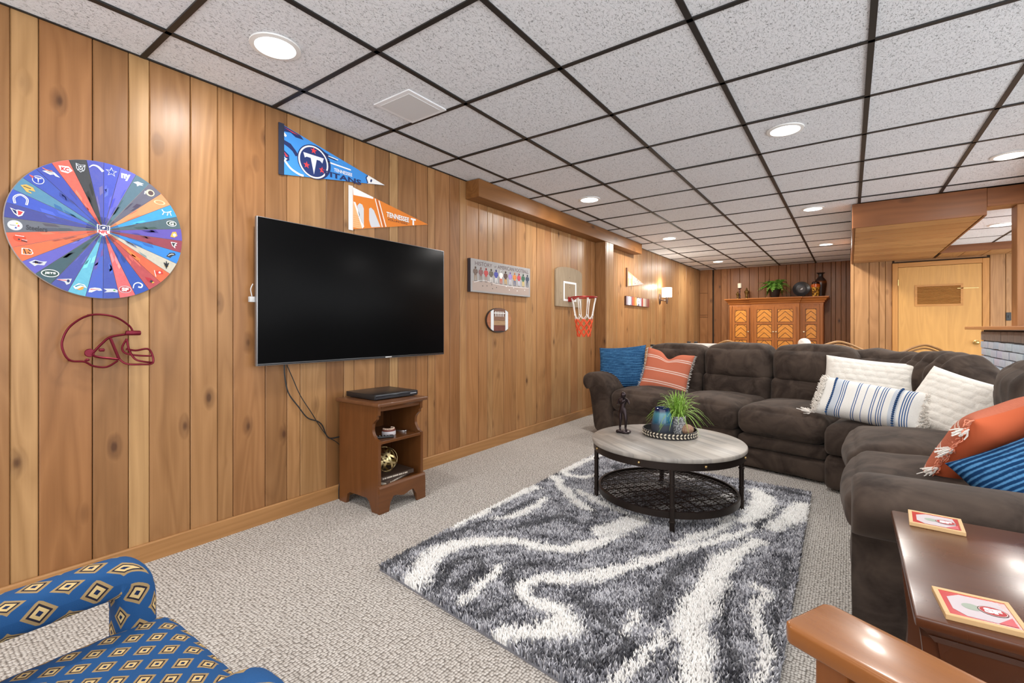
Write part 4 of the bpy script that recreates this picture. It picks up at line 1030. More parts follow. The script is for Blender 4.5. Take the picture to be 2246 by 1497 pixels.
# ------------------------------------------------------------------ rug
def poly_field(P, polys):
    """signed 'inside-ness' of points P against tapered polylines: max over segments of 1 - dist/halfwidth"""
    best = np.full(len(P), -9.0)
    for L in polys:
        pts = [(p.x, p.y, p.z) for p in catmull(L, 4)]
        for a, b in zip(pts[:-1], pts[1:]):
            a = np.array(a); b = np.array(b)
            d = b[:2] - a[:2]; l2 = max((d * d).sum(), 1e-9)
            t = np.clip(((P - a[:2]) @ d) / l2, 0, 1)
            q = a[:2] + t[:, None] * d
            w = a[2] + t * (b[2] - a[2])
            best = np.maximum(best, 1 - np.hypot(*(P - q).T) / np.maximum(w, 0.004))
    return best
WB = [[(1.2, 1.36, 0.045), (1.12, 1.5, 0.05), (1.09, 1.65, 0.049), (1.18, 1.81, 0.036), (1.32, 1.91, 0.033), (1.47, 1.94, 0.032), (1.58, 2.0, 0.032), (1.66, 2.13, 0.031), (1.7, 2.28, 0.027), (1.75, 2.51, 0.021)], [(1.61, 2.26, 0.036), (1.68, 2.4, 0.065), (1.72, 2.53, 0.043)], [(0.95, 1.84, 0.014), (0.95, 2.03, 0.025), (0.94, 2.21, 0.03), (0.94, 2.45, 0.041), (0.97, 2.63, 0.028)], [(1.06, 2.06, 0.012), (1.14, 2.2, 0.019), (1.15, 2.35, 0.02), (1.13, 2.51, 0.015)], [(1.69, 1.3, 0.03), (1.78, 1.39, 0.04), (1.86, 1.48, 0.05), (1.78, 1.54, 0.039), (1.67, 1.54, 0.031), (1.59, 1.59, 0.028), (1.6, 1.68, 0.03), (1.71, 1.76, 0.033), (1.82, 1.9, 0.028), (1.91, 2.08, 0.027), (1.99, 2.25, 0.027), (2.08, 2.41, 0.023), (2.17, 2.56, 0.021), (2.26, 2.77, 0.024)], [(2.32, 1.25, 0.045), (2.3, 1.47, 0.045), (2.27, 1.61, 0.053), (2.21, 1.75, 0.053), (2.21, 1.9, 0.054), (2.21, 2.07, 0.05), (2.21, 2.29, 0.042), (2.24, 2.42, 0.03), (2.3, 2.62, 0.028)], [(2.2, 2.84, 0.041), (2.24, 3.05, 0.055), (2.24, 3.3, 0.054), (2.17, 3.42, 0.037)], [(2.34, 2.83, 0.028), (2.4, 3.0, 0.045), (2.46, 3.31, 0.051)], [(0.96, 2.9, 0.022), (1.17, 2.7, 0.028), (1.35, 2.54, 0.031), (1.44, 2.49, 0.016)], [(1.23, 2.75, 0.016), (1.41, 2.66, 0.022), (1.64, 2.57, 0.013)], [(0.98, 3.6, 0.022), (0.95, 3.33, 0.026), (0.97, 3.02, 0.028), (1.13, 3.02, 0.026), (1.18, 3.11, 0.018)], [(1.09, 3.6, 0.022), (1.23, 3.56, 0.027)], [(1.44, 1.36, 0.018), (1.43, 1.56, 0.02), (1.4, 1.68, 0.016)], [(1.97, 2.34, 0.018), (2.05, 2.51, 0.022), (2.12, 2.68, 0.024), (2.13, 2.85, 0.02)], [(2.1, 1.3, 0.012), (2.13, 1.48, 0.016), (2.15, 1.58, 0.016), (2.13, 1.66, 0.008)], [(2.46, 1.4, 0.014), (2.46, 1.66, 0.015), (2.45, 1.79, 0.016), (2.39, 1.95, 0.014), (2.4, 2.12, 0.016), (2.36, 2.16, 0.012)], [(2.02, 1.71, 0.009), (2.04, 1.64, 0.013), (2.04, 1.57, 0.009)], [(1.4, 3.55, 0.03), (1.6, 3.4, 0.03), (1.9, 3.5, 0.02)], [(1.42, 2.8, 0.06), (1.5, 3.0, 0.08), (1.62, 3.15, 0.05)], [(1.92, 3.0, 0.04), (2.02, 3.1, 0.05), (2.05, 3.25, 0.03)], [(1.75, 2.75, 0.03), (1.85, 2.85, 0.03)]]
DB = [[(0.99, 1.39, 0.03), (0.95, 1.6, 0.04), (1.0, 1.76, 0.036), (1.04, 1.94, 0.026), (1.07, 2.12, 0.022), (1.08, 2.38, 0.022)], [(1.31, 1.36, 0.04), (1.22, 1.53, 0.036), (1.24, 1.64, 0.03), (1.35, 1.63, 0.034), (1.37, 1.45, 0.042)], [(1.58, 1.36, 0.03), (1.6, 1.54, 0.02), (1.48, 1.64, 0.03), (1.51, 1.76, 0.022), (1.61, 1.84, 0.02)], [(1.82, 1.28, 0.02), (1.92, 1.34, 0.025), (2.02, 1.36, 0.028), (2.08, 1.52, 0.026), (2.0, 1.56, 0.026), (1.86, 1.63, 0.03), (1.76, 1.66, 0.026)], [(2.08, 1.73, 0.034), (2.06, 1.94, 0.038), (2.08, 2.17, 0.036), (2.12, 2.34, 0.03)], [(1.19, 1.99, 0.028), (1.29, 2.18, 0.046), (1.36, 2.33, 0.042), (1.48, 2.28, 0.026)], [(1.51, 2.31, 0.018), (1.5, 2.47, 0.028), (1.41, 2.55, 0.022)], [(2.3, 3.56, 0.04), (2.4, 3.54, 0.05), (2.46, 3.51, 0.03)], [(2.28, 2.07, 0.02), (2.29, 1.88, 0.018), (2.33, 1.77, 0.02), (2.39, 1.6, 0.022), (2.4, 1.4, 0.03)], [(2.29, 2.81, 0.034), (2.31, 3.19, 0.036), (2.28, 3.06, 0.021)], [(0.9, 2.71, 0.03), (0.95, 2.88, 0.036), (0.93, 3.14, 0.025)], [(2.15, 1.54, 0.01), (2.17, 1.44, 0.014), (2.17, 1.3, 0.016)], [(2.48, 1.76, 0.014), (2.46, 2.01, 0.016), (2.45, 2.34, 0.022), (2.44, 2.55, 0.024)], [(1.88, 2.61, 0.021), (1.96, 2.63, 0.015), (2.04, 2.82, 0.02)], [(2.24, 2.71, 0.02), (2.27, 2.71, 0.029)], [(1.2, 3.4, 0.03), (1.35, 3.2, 0.03), (1.3, 3.0, 0.025)], [(1.7, 3.3, 0.04), (1.9, 3.25, 0.03), (2.05, 3.4, 0.03)]]
RC4 = [np.array(q) for q in ((0.95, 1.37), (2.51, 1.20), (2.475, 3.63), (0.92, 3.66))]
def rug_pt(u, v):
    return (RC4[0] * ((1 - u) * (1 - v))[:, None] + RC4[1] * (u * (1 - v))[:, None] + RC4[2] * (u * v)[:, None] + RC4[3] * ((1 - u) * v)[:, None])
rng = np.random.default_rng(4)
NU, NV = 250, 380
uu, vv = np.meshgrid((np.arange(NU) + 0.5) / NU, (np.arange(NV) + 0.5) / NV)
uu = np.clip(uu.ravel() + rng.uniform(-0.5, 0.5, NU * NV) / NU, 0.002, 0.998); vv = np.clip(vv.ravel() + rng.uniform(-0.5, 0.5, NU * NV) / NV, 0.002, 0.998)
P2 = rug_pt(uu, vv)
def nfield(P, sc, seed):
    r_ = np.random.default_rng(seed)
    out = np.zeros(len(P)); amp = 1.0
    for o in range(3):
        for k in range(5):
            a = r_.uniform(0, 2 * PI); f_ = sc * (2 ** o) * r_.uniform(0.7, 1.4)
            out += amp * np.sin((P[:, 0] * math.cos(a) + P[:, 1] * math.sin(a)) * f_ * 2 * PI + r_.uniform(0, 6.28))
        amp *= 0.6
    return out / 4.0
jit = np.stack([nfield(P2, 5, 1), nfield(P2, 5, 2)], 1) * 0.015 + rng.normal(0, 0.010, P2.shape)
Pj = P2 + jit
fw_ = poly_field(Pj, WB); fd_ = poly_field(Pj, DB)
base = 0.58 + 0.20 * np.sin(2.6 * np.clip(fw_, -9, 1) + 2.2 * nfield(Pj, 2.0, 9)) + 0.30 * nfield(Pj, 6.0, 5) + rng.normal(0, 0.30, len(P2))
white = np.clip((fw_ + 0.3) * 2.2 + rng.normal(0, 0.35, len(P2)), 0, 1)
dark = np.clip(fd_ * 2.2 + rng.normal(0, 0.35, len(P2)), 0, 1)
cd, cm, cl_, cw = (np.array(lin(*q)) for q in ((48, 48, 55), (132, 132, 140), (206, 206, 212), (248, 246, 243)))
bb_ = np.clip(base, 0, 1)[:, None]
colr = np.where(bb_ < 0.5, cd + (cm - cd) * (bb_ * 2), cm + (cl_ - cm) * (bb_ * 2 - 1))
colr = colr + (cd * 0.9 - colr) * (dark * 0.8)[:, None]
colr = colr + (cw - colr) * white[:, None]
colr *= rng.uniform(0.86, 1.1, (len(P2), 1))
NT = len(P2)
hgt = 0.023 + rng.uniform(0, 0.011, NT) + 0.004 * white
lean = rng.normal(0, 0.0075, (NT, 2)); th = rng.uniform(0, 2 * PI, NT)
rad = 0.0042 + rng.uniform(0, 0.0012, NT)
V = np.zeros((NT, 7, 3))
for k in range(3):
    a = th + k * 2 * PI / 3
    V[:, k, 0] = P2[:, 0] + rad * np.cos(a); V[:, k, 1] = P2[:, 1] + rad * np.sin(a); V[:, k, 2] = 0.006
    V[:, 3 + k, 0] = P2[:, 0] + lean[:, 0] * 0.45 + rad * 0.95 * np.cos(a + 0.5); V[:, 3 + k, 1] = P2[:, 1] + lean[:, 1] * 0.45 + rad * 0.95 * np.sin(a + 0.5); V[:, 3 + k, 2] = 0.006 + hgt * 0.62
V[:, 6, 0] = P2[:, 0] + lean[:, 0]; V[:, 6, 1] = P2[:, 1] + lean[:, 1]; V[:, 6, 2] = 0.006 + hgt
F1 = []
for k in range(3):
    l = (k + 1) % 3
    F1 += [(k, l, 3 + l), (k, 3 + l, 3 + k), (3 + k, 3 + l, 6)]
F1 = np.array(F1)
FA = (np.arange(NT)[:, None, None] * 7 + F1[None]).reshape(-1, 3)
me = bpy.data.meshes.new('pile')
me.vertices.add(NT * 7); me.vertices.foreach_set('co', V.reshape(-1).astype(np.float32))
me.loops.add(FA.size); me.loops.foreach_set('vertex_index', FA.reshape(-1).astype(np.int32))
me.polygons.add(len(FA)); me.polygons.foreach_set('loop_start', np.arange(0, FA.size, 3, dtype=np.int32)); me.polygons.foreach_set('loop_total', np.full(len(FA), 3, dtype=np.int32))
me.update(calc_edges=True)
ca = me.color_attributes.new('Col', 'FLOAT_COLOR', 'POINT')
c4 = np.ones((NT, 7, 4), dtype=np.float32); c4[:, :, :3] = np.clip(colr, 0, 1)[:, None, :]
ca.data.foreach_set('color', c4.reshape(-1))
me.polygons.foreach_set('use_smooth', [True] * len(FA))
gp = G('shag_pile'); gp.bs(Base_Color=gp.n('ShaderNodeVertexColor', layer_name='Col'), Roughness=0.9, Specular_IOR_Level=0.1, Sheen_Weight=0.2); PILE = gp.m
rug = thing('shag_rug', 'grey, charcoal and white swirled shag rug under the coffee table', 'rug', (1.7, 2.4, 0.0))
MB().prism([(q[0] - 1.7, q[1] - 2.4) for q in RC4], 0.0005, 0.008, 'xyz').build('backing', plain('rug_backing', lin(120, 120, 126), 0.95), rug, smooth=None)
o = link('pile', me, PILE, rug, (-1.7, -2.4, 0)); o['kind'] = 'stuff'

# ------------------------------------------------------------------ sectional sofa
g = G('brown_velvet')
v = g.coord('Object')
n1 = g.noise(v, 5.5, 3.0, 0.6, 0.8); n2 = g.noise(g.scale(v, (1, 1, 2.0)), 60.0, 3.0, 0.6); n3 = g.noise(v, 700.0, 1.0)
mott = g.ramp(n1, [(0.36, 0.0), (0.62, 1.0)])
cc = g.mix(mott, lin(40, 32, 28), lin(78, 66, 58))
cc = g.mix(g.math('MULTIPLY', n2, 0.35), cc, lin(84, 72, 64))
g.bs(Base_Color=cc, Roughness=0.85, Specular_IOR_Level=0.12, Sheen_Weight=0.10, Sheen_Roughness=0.45, Sheen_Tint=(0.9, 0.82, 0.76, 1))
g.bump(g.math('ADD', g.math('MULTIPLY', n2, 0.6), n3), 0.14, 0.003)
VELVET = g.m
DARKF = plain('dark_under_fabric', (0.012, 0.010, 0.009), 0.95)
sofa = thing('sectional_sofa', 'large dark brown velvet sectional sofa wrapping the coffee table', 'sofa', (2.2, 4.0, 0.0))
def SM(ox, oy, ang):    # section frame: x along the front, y to the back
    return Matrix.Translation((ox - 2.2, oy - 4.0, 0)) @ Matrix.Rotation(ang, 4, 'Z')
def cushion(name, M_, c, d, r, crown, wr=0.006, seed=0.0, n=18, fn=None, rot=0.0, wsc=7.0):
    return MB().puff(c, d, r, crown, n, rot, wr, seed, fn, M_, wsc).build(name, VELVET, sofa, smooth=180)
def arm_sweep(name, M_, prof, y0, y1):
    """arm: closed profile in (x, z) swept from y0 to y1 with rounded ends"""
    P = [(p.x, p.y) for p in catmull([(a, b, 0) for a, b in prof], 5, True)]
    cx = sum(p[0] for p in P) / len(P); cz = sum(p[1] for p in P) / len(P)
    L = y1 - y0
    sl = [(0.0, 0.80), (0.006, 0.89), (0.02, 0.955), (0.045, 0.99), (0.08, 1.0), (L * 0.3, 1.0), (L * 0.5, 1.0), (L * 0.7, 1.0), (L - 0.06, 1.0), (L - 0.015, 0.95), (L, 0.8)]
    vs = []; n = len(P)
    for t, k in sl:
        for x, z in P:
            kz = k if z > cz else 1.0 - (1.0 - k) * 0.5
            q = Vector((cx + (x - cx) * k, y0 + t, cz + (z - cz) * kz))
            q += noise.noise_vector(q * 6) * 0.004
            vs.append(M_ @ q)
    fs = []
    for i in range(len(sl) - 1):
        for j in range(n):
            fs.append((i * n + j, i * n + (j + 1) % n, (i + 1) * n + (j + 1) % n, (i + 1) * n + j))
    fs += [tuple(range(n)), tuple(range((len(sl) - 1) * n, len(sl) * n))]
    return MB().add(vs, fs).build(name, VELVET, sofa, smooth=60)
# left run of three seats (slightly turned to the corner)
ML = SM(0.5, 4.46, -0.242)
prof = [(0.04, 0.03), (-0.01, 0.22), (-0.055, 0.45), (-0.115, 0.47), (-0.155, 0.525), (-0.14, 0.595), (-0.06, 0.632), (0.06, 0.625), (0.15, 0.58), (0.205, 0.49), (0.225, 0.38), (0.225, 0.03)]
arm_sweep('arm', ML, prof, 0.0, 0.93)
SW = 0.632
for i in range(3):
    x0 = 0.225 + i * SW; xc = x0 + SW / 2; f_ = -0.03 if i == 2 else 0.0
    cushion('seat_cushion', ML, (xc, 0.33 + f_, 0.375), (SW - 0.004, 0.70, 0.21), 0.075, (0.0, 0.03, 0.045), 0.006, i + 1, 20)
    if i == 2:
        cushion('footrest_panel', ML, (xc, 0.12 + f_, 0.215), (SW - 0.012, 0.24, 0.10), 0.035, (0, 0.008, 0), 0.004, i + 4, 12)
        cushion('footrest_panel', ML, (xc, 0.12 + f_, 0.088), (SW - 0.012, 0.24, 0.15), 0.035, (0, 0.006, 0), 0.004, i + 8, 12)
    else:
        cushion('footrest_panel', ML, (xc, 0.14, 0.145), (SW - 0.006, 0.24, 0.25), 0.035, (0, 0.008, 0), 0.004, i + 4, 12)
    cushion('lumbar_cushion', ML, (xc, 0.73, 0.54), (SW - 0.006, 0.24, 0.26), 0.07, (0, 0.03, 0.0), 0.006, i + 12, 16)
    cushion('back_cushion', ML, (xc, 0.79, 0.76 - (0.022 if i == 0 else 0.0)), (SW + 0.004, 0.30, 0.34), 0.095, (0.0, 0.045, 0.03), 0.011, i + 20, 20)
MB().box(0.2, 2.12, 0.26, 0.9, 0.03, 0.30, ML).build('frame', DARKF, sofa, smooth=None)
MB().puff((1.16, 0.90, 0.46), (1.92, 0.10, 0.82), 0.04, n=10, mat=ML).build('outer_back', VELVET, sofa, smooth=180)
# corner wedge
def wedge_fn(q, p): return q
MW = SM(2.62, 3.86, 0)
wp = [(-0.05, 0.10), (0.03, -0.10), (0.92, -0.13), (0.80, 0.52), (0.52, 0.92), (0.16, 0.98)]
def wedge(name, poly, z0, z1, crown, inset=0.03):
    P = [(p.x, p.y) for p in catmull([(a, b, 0) for a, b in poly], 4, True)]
    cx = sum(p[0] for p in P) / len(P); cy = sum(p[1] for p in P) / len(P)
    rings = [(z0, 0.97), (z0 + 0.03, 1.0), (z1 - 0.05, 1.0), (z1 - 0.015, 0.975), (z1 + crown * 0.1, 0.93), (z1 + crown * 0.5, 0.75), (z1 + crown * 0.85, 0.5), (z1 + crown, 0.2)]
    vs = [MW @ Vector((cx + (x - cx) * k, cy + (y - cy) * k, z)) for z, k in rings for x, y in P]
    n = len(P); fs = [(i * n + j, i * n + (j + 1) % n, (i + 1) * n + (j + 1) % n, (i + 1) * n + j) for i in range(len(rings) - 1) for j in range(n)]
    fs += [tuple(range(n)), tuple(range((len(rings) - 1) * n, len(rings) * n))]
    return MB().add(vs, fs).build(name, VELVET, sofa, smooth=60)
wedge('corner_base', [(a, b + 0.01) for a, b in wp], 0.02, 0.24, 0.0)
wedge('corner_seat', wp, 0.25, 0.44, 0.05)
def fold_fn(amp, k, ph=0.0):
    def f(q, p):
        s_ = math.sin(q[0] * k + q[2] * 5 + ph)
        up = max(0.0, p[2] * 0.5 + 0.5)
        return (q[0], q[1] - abs(p[1]) * amp * s_ * up * (1 if p[1] < 0 else 0.3), q[2] + amp * 0.6 * s_ * max(0, p[2]))
    return f
cushion('corner_back', SM(2.2 + 0.66, 4.0 + 0.84, R(-20)), (0, 0, 0.655), (0.66, 0.32, 0.48), 0.12, (0.0, 0.04, 0.03), 0.010, 31, 24, fold_fn(0.010, 26))
cushion('corner_back', SM(2.2 + 1.03, 4.0 + 0.46, R(-62)), (0, 0, 0.655), (0.62, 0.34, 0.48), 0.13, (0.0, 0.04, 0.03), 0.008, 34, 44, fold_fn(0.017, 58, 1.0))
MB().puff((0, 0, 0.4), (0.72, 0.12, 0.70), 0.05, n=8, mat=SM(2.2 + 0.86, 4.0 + 1.02, R(-28))).build('outer_back', VELVET, sofa, smooth=180)
MB().puff((0, 0, 0.4), (0.72, 0.12, 0.70), 0.05, n=8, mat=SM(2.2 + 1.26, 4.0 + 0.60, R(-66))).build('outer_back', VELVET, sofa, smooth=180)
# right run of two seats, seen from its open end
MR = SM(2.685, 3.70, R(-90))
for i in range(2):
    x0 = 0.02 + i * 0.755; xc = x0 + 0.3775
    cushion('seat_cushion', MR, (xc, 0.35, 0.39), (0.752, 0.72, 0.21), 0.085, (0.0, 0.03, 0.05), 0.006, i + 41, 20)
    cushion('footrest_panel', MR, (xc, 0.14, 0.155), (0.748, 0.26, 0.26), 0.05, (0, 0.012, 0), 0.006, i + 44, 14)
    cushion('lumbar_cushion', MR, (xc, 0.74, 0.56), (0.748, 0.24, 0.28), 0.07, (0, 0.03, 0.0), 0.006, i + 52, 14)
    cushion('back_cushion', MR, (xc, 0.80, 0.755), (0.752, 0.30, 0.34), 0.10, (0.0, 0.045, 0.03), 0.012, i + 50, 22, fold_fn(0.010, 40, 2.0) if i == 0 else None)
MB().box(0.02, 1.55, 0.26, 0.9, 0.03, 0.30, MR).build('frame', DARKF, sofa, smooth=None)
MB().puff((0.77, 0.91, 0.46), (1.56, 0.08, 0.82), 0.035, n=10, mat=MR).build('outer_back', VELVET, sofa, smooth=180)
prof_r = [(1.535, 0.03), (1.535, 0.42), (1.56, 0.52), (1.62, 0.585), (1.72, 0.615), (1.83, 0.608), (1.905, 0.565), (1.905, 0.50), (1.86, 0.445), (1.78, 0.44), (1.70, 0.40), (1.66, 0.28), (1.645, 0.03)]
arm_sweep('arm', MR, prof_r, 0.0, 0.93)
ft = MB().cyl((0, 0, 0), (0, 0, 0.035), 0.022, 0.028).mesh('foot', 40)
for M_, pts in ((ML, ((0.1, 0.08), (0.1, 0.85), (2.05, 0.85))), (MR, ((1.60, 0.08), (1.60, 0.85), (0.1, 0.85)))):
    for x, y in pts:
        q = M_ @ Vector((x, y, 0)); link('foot', ft, DARKF, sofa, q)

# ------------------------------------------------------------------ throw pillows
def pillow(name, label, c, size, th, nrm, roll, mat, group=None, N=30, chop=0.0, seed=1.0, wr=0.006, mat2=None, knit=0.0):
    w, h = size
    z = Vector(nrm).normalized()
    up = Vector((0, 0, 1)); x = up.cross(z).normalized(); y = z.cross(x)
    M3 = Matrix((x, y, z)).transposed() @ Matrix.Rotation(roll, 3, 'Z')
    t = thing(name, label, 'pillow', c, basis=M3, group=group)
    vs = []; uv = []; fs = []
    for side in (1, -1):
        for j in range(N + 1):
            for i in range(N + 1):
                u = math.sin(PI / 2 * (2 * i / N - 1)) * 0.45 + (2 * i / N - 1) * 0.55; v_ = math.sin(PI / 2 * (2 * j / N - 1)) * 0.45 + (2 * j / N - 1) * 0.55
                X = u * w / 2 * (1 - 0.07 * (1 - v_ * v_)); Y = v_ * h / 2 * (1 - 0.07 * (1 - u * u))
                if chop and v_ > 0: Y -= chop * h * math.exp(-(u / 0.28) ** 2) * v_ ** 2
                tk = th / 2 * (max(0, 1 - u ** 4) * max(0, 1 - v_ ** 4)) ** 0.55
                nz = noise.noise(Vector((X * 9, Y * 9, seed + side))) * wr * (1 - u ** 4) * (1 - v_ ** 4)
                if chop and v_ > 0: tk *= 1 - 0.25 * math.exp(-(u / 0.2) ** 2) * v_
                if knit:
                    rw = (Y / 0.046); ro = math.floor(rw); cl2 = X / 0.07 + 0.5 * (ro % 2) + 0.12 * math.sin(Y * 40)
                    tk += knit * (abs(math.sin(PI * rw)) * abs(math.sin(PI * cl2))) ** 0.45 * (max(0, 1 - u ** 6) * max(0, 1 - v_ ** 6))
                vs.append((X, Y, side * tk + nz)); uv.append(((u + 1) / 2, (v_ + 1) / 2))
        o_ = 0 if side == 1 else (N + 1) ** 2
        for j in range(N):
            for i in range(N):
                a = o_ + j * (N + 1) + i
                q = (a, a + 1, a + N + 2, a + N + 1)
                fs.append(q if side == 1 else q[::-1])
    mb = MB(); mb.add(vs, fs); mb.uv = uv
    me = bpy.data.meshes.new('cover'); me.from_pydata(mb.v, [], mb.f)
    ul = me.uv_layers.new(name='UVMap')
    for l in me.loops: ul.data[l.index].uv = uv[l.vertex_index]
    bm = bmesh.new(); bm.from_mesh(me); bmesh.ops.remove_doubles(bm, verts=bm.verts, dist=1e-5); bm.to_mesh(me); bm.free()
    me.polygons.foreach_set('use_smooth', [True] * len(me.polygons))
    me.materials.append(mat)
    if mat2:
        me.materials.append(mat2)
        for pg in me.polygons: pg.material_index = 1 if pg.index >= N * N else 0
    link('cover', me, None, t)
    return t, w, h
def uvmat(name):
    g = G(name); s3 = g.n('ShaderNodeSeparateXYZ', {0: g.coord('UV')}, out=None)
    return g, s3.outputs[0], s3.outputs[1]
# blue space-dyed stripes
g, U, V_ = uvmat('blue_striped_weave')
wob = g.noise(g.scale(g.coord('UV'), (6, 60, 1)), 1.0, 3.0)
st = g.math('PINGPONG', g.math('ADD', g.math('MULTIPLY', V_, 52.0), g.math('MULTIPLY', wob, 1.4)), 1.0)
nz = g.noise(g.scale(g.coord('UV'), (60, 14, 1)), 1.0, 3.0)
cc = g.mix(g.ramp(g.math('MULTIPLY', st, g.math('ADD', nz, 0.5)), [(0.42, 0.0), (0.85, 1.0)]), lin(20, 52, 90), lin(78, 130, 174))
g.bs(Base_Color=cc, Roughness=0.9, Specular_IOR_Level=0.1); g.bump(st, 0.5, 0.004); BLUEP = g.m
# rust with woven white stripes
g, U, V_ = uvmat('rust_striped_weave')
nz = g.noise(g.coord('UV'), 90.0, 3.0)
lines = 0.0
for pos in (0.18, 0.225, 0.47, 0.515, 0.78, 0.825):
    m1 = g.math('LESS_THAN', g.math('ABSOLUTE', g.math('SUBTRACT', V_, pos)), 0.011)
    lines = m1 if lines == 0.0 else g.math('MAXIMUM', lines, m1)
tw = g.math('GREATER_THAN', g.math('FRACT', g.math('ADD', g.math('MULTIPLY', U, 42.0), g.math('MULTIPLY', V_, 30.0))), 0.3)
cc = g.mix(nz, lin(200, 118, 92), lin(178, 98, 74)); cc = g.mix(g.math('MULTIPLY', lines, tw), cc, lin(232, 218, 206))
g.bs(Base_Color=cc, Roughness=0.9, Specular_IOR_Level=0.1); g.bump(g.math('ADD', nz, lines), 0.4, 0.004); RUST = g.m
RUSTP = plain('rust_plain_cotton', lin(196, 92, 52), 0.9)
# cream cobbled knit
g, U, V_ = uvmat('cream_cobble_knit')
br = g.n('ShaderNodeTexBrick', {'Vector': g.scale(g.coord('UV'), (1, 1, 1)), 'Color1': (0.9, 0.9, 0.9, 1), 'Color2': (0.72, 0.72, 0.72, 1), 'Mortar': (0.0, 0.0, 0.0, 1), 'Scale': 7.0, 'Mortar Size': 0.022, 'Mortar Smooth': 0.6, 'Brick Width': 0.62, 'Row Height': 0.42}, out=None)
nz = g.noise(g.coord('UV'), 46.0, 3.0)
g.bs(Base_Color=g.mix(nz, lin(240, 236, 228), lin(222, 216, 206)), Roughness=0.95, Specular_IOR_Level=0.1, Sheen_Weight=0.2)
g.bump(nz, 0.5, 0.006); CREAM = g.m
# white lumbar with blue stripes running across the short side
g, U, V_ = uvmat('white_blue_stripe_weave')
nz = g.noise(g.coord('UV'), 80.0, 3.0)
ln = 0.0
for pos, hw in ((0.155, 0.006), (0.235, 0.005), (0.255, 0.004), (0.275, 0.005), (0.385, 0.004), (0.405, 0.004), (0.47, 0.003), (0.545, 0.004), (0.565, 0.004), (0.605, 0.004), (0.625, 0.004), (0.645, 0.004), (0.80, 0.005), (0.82, 0.005), (0.84, 0.005), (0.86, 0.004)):
    m1 = g.math('LESS_THAN', g.math('ABSOLUTE', g.math('SUBTRACT', U, pos)), hw)
    ln = m1 if ln == 0.0 else g.math('MAXIMUM', ln, m1)
band = g.math('MAXIMUM', g.math('LESS_THAN', g.math('ABSOLUTE', g.math('SUBTRACT', U, 0.19)), 0.035), g.math('LESS_THAN', g.math('ABSOLUTE', g.math('SUBTRACT', U, 0.735)), 0.035))
cc = g.mix(nz, lin(238, 236, 232), lin(216, 214, 208)); cc = g.mix(g.math('MULTIPLY', band, 0.5), cc, lin(150, 170, 196)); cc = g.mix(ln, cc, lin(66, 98, 146))
g.bs(Base_Color=cc, Roughness=0.9, Specular_IOR_Level=0.1); g.bump(g.math('ADD', nz, ln), 0.4, 0.004); LUMB = g.m
FRW = plain('white_fringe', lin(238, 232, 224), 0.9); FRR = plain('rust_fringe', lin(222, 140, 110), 0.9)
def fringe(t, w, h, side, mat, n=46, ln=0.024, name='fringe', r=0.0022, seed=1):
    rs = random.Random(seed); mb = MB()
    for i in range(n):
        s_ = -1 + 2 * (i + 0.5) / n
        bx, by = (side * w / 2 * (1 - 0.07 * (1 - s_ * s_)), s_ * h / 2)
        dx = ln * rs.uniform(0.6, 1.2); dy = rs.uniform(-0.4, 0.4) * ln; dz = rs.uniform(-0.5, 0.5) * ln
        mb.tube([(bx - side * 0.003, by, 0), (bx + side * dx * 0.5, by + dy * 0.3, dz), (bx + side * dx, by + dy, dz * 0.7 - 0.004)], [r, r, r * 0.6], 4)
    o = mb.build(name, mat, t); o['kind'] = 'stuff'
    return o
def tassel(t, p, d, mat, ln=0.05, n=22, seed=1, r=0.0022):
    rs = random.Random(seed); mb = MB(); d = Vector(d).normalized(); p = Vector(p)
    for i in range(n):
        q = Vector((rs.gauss(0, 1), rs.gauss(0, 1), rs.gauss(0, 1))) * ln * 0.28
        mb.tube([p, p + d * ln * 0.5 + q * 0.7, p + d * ln * rs.uniform(0.85, 1.1) + q], [r, r, r * 0.7], 4)
    mb.ell(p, (ln * 0.16,) * 3, 8, 6)
    o = mb.build('tassel', mat, t); o['kind'] = 'stuff'
    return o
pillow('throw_pillow', 'blue striped square pillow leaning in the sofa corner by the wall', (0.705, 4.74, 0.675), (0.52, 0.47), 0.16, (0.05, -1.0, 0.30), R(5), BLUEP, seed=3)
t, w, h = pillow('throw_pillow', 'rust striped pillow with notched top leaning on the blue pillow', (1.19, 4.70, 0.655), (0.46, 0.44), 0.15, (0.15, -1.0, 0.30), R(-10), RUST, chop=0.16, seed=5)
fringe(t, w, h, -1, FRW, 40, 0.022, seed=2); fringe(t, w, h, 1, FRW, 40, 0.022, seed=3)
pillow('throw_pillow', 'cream cobbled knit pillow behind the striped lumbar pillow', (2.80, 4.45, 0.665), (0.62, 0.42), 0.14, (-0.12, -0.9, 0.42), R(-5), CREAM, seed=7, N=84, knit=0.009)
t, w, h = pillow('lumbar_pillow', 'white oblong pillow with blue stripes, shaggy ends and tassels', (2.79, 3.93, 0.59), (0.64, 0.29), 0.15, (-0.22, -0.85, 0.5), R(-7), LUMB, seed=9)
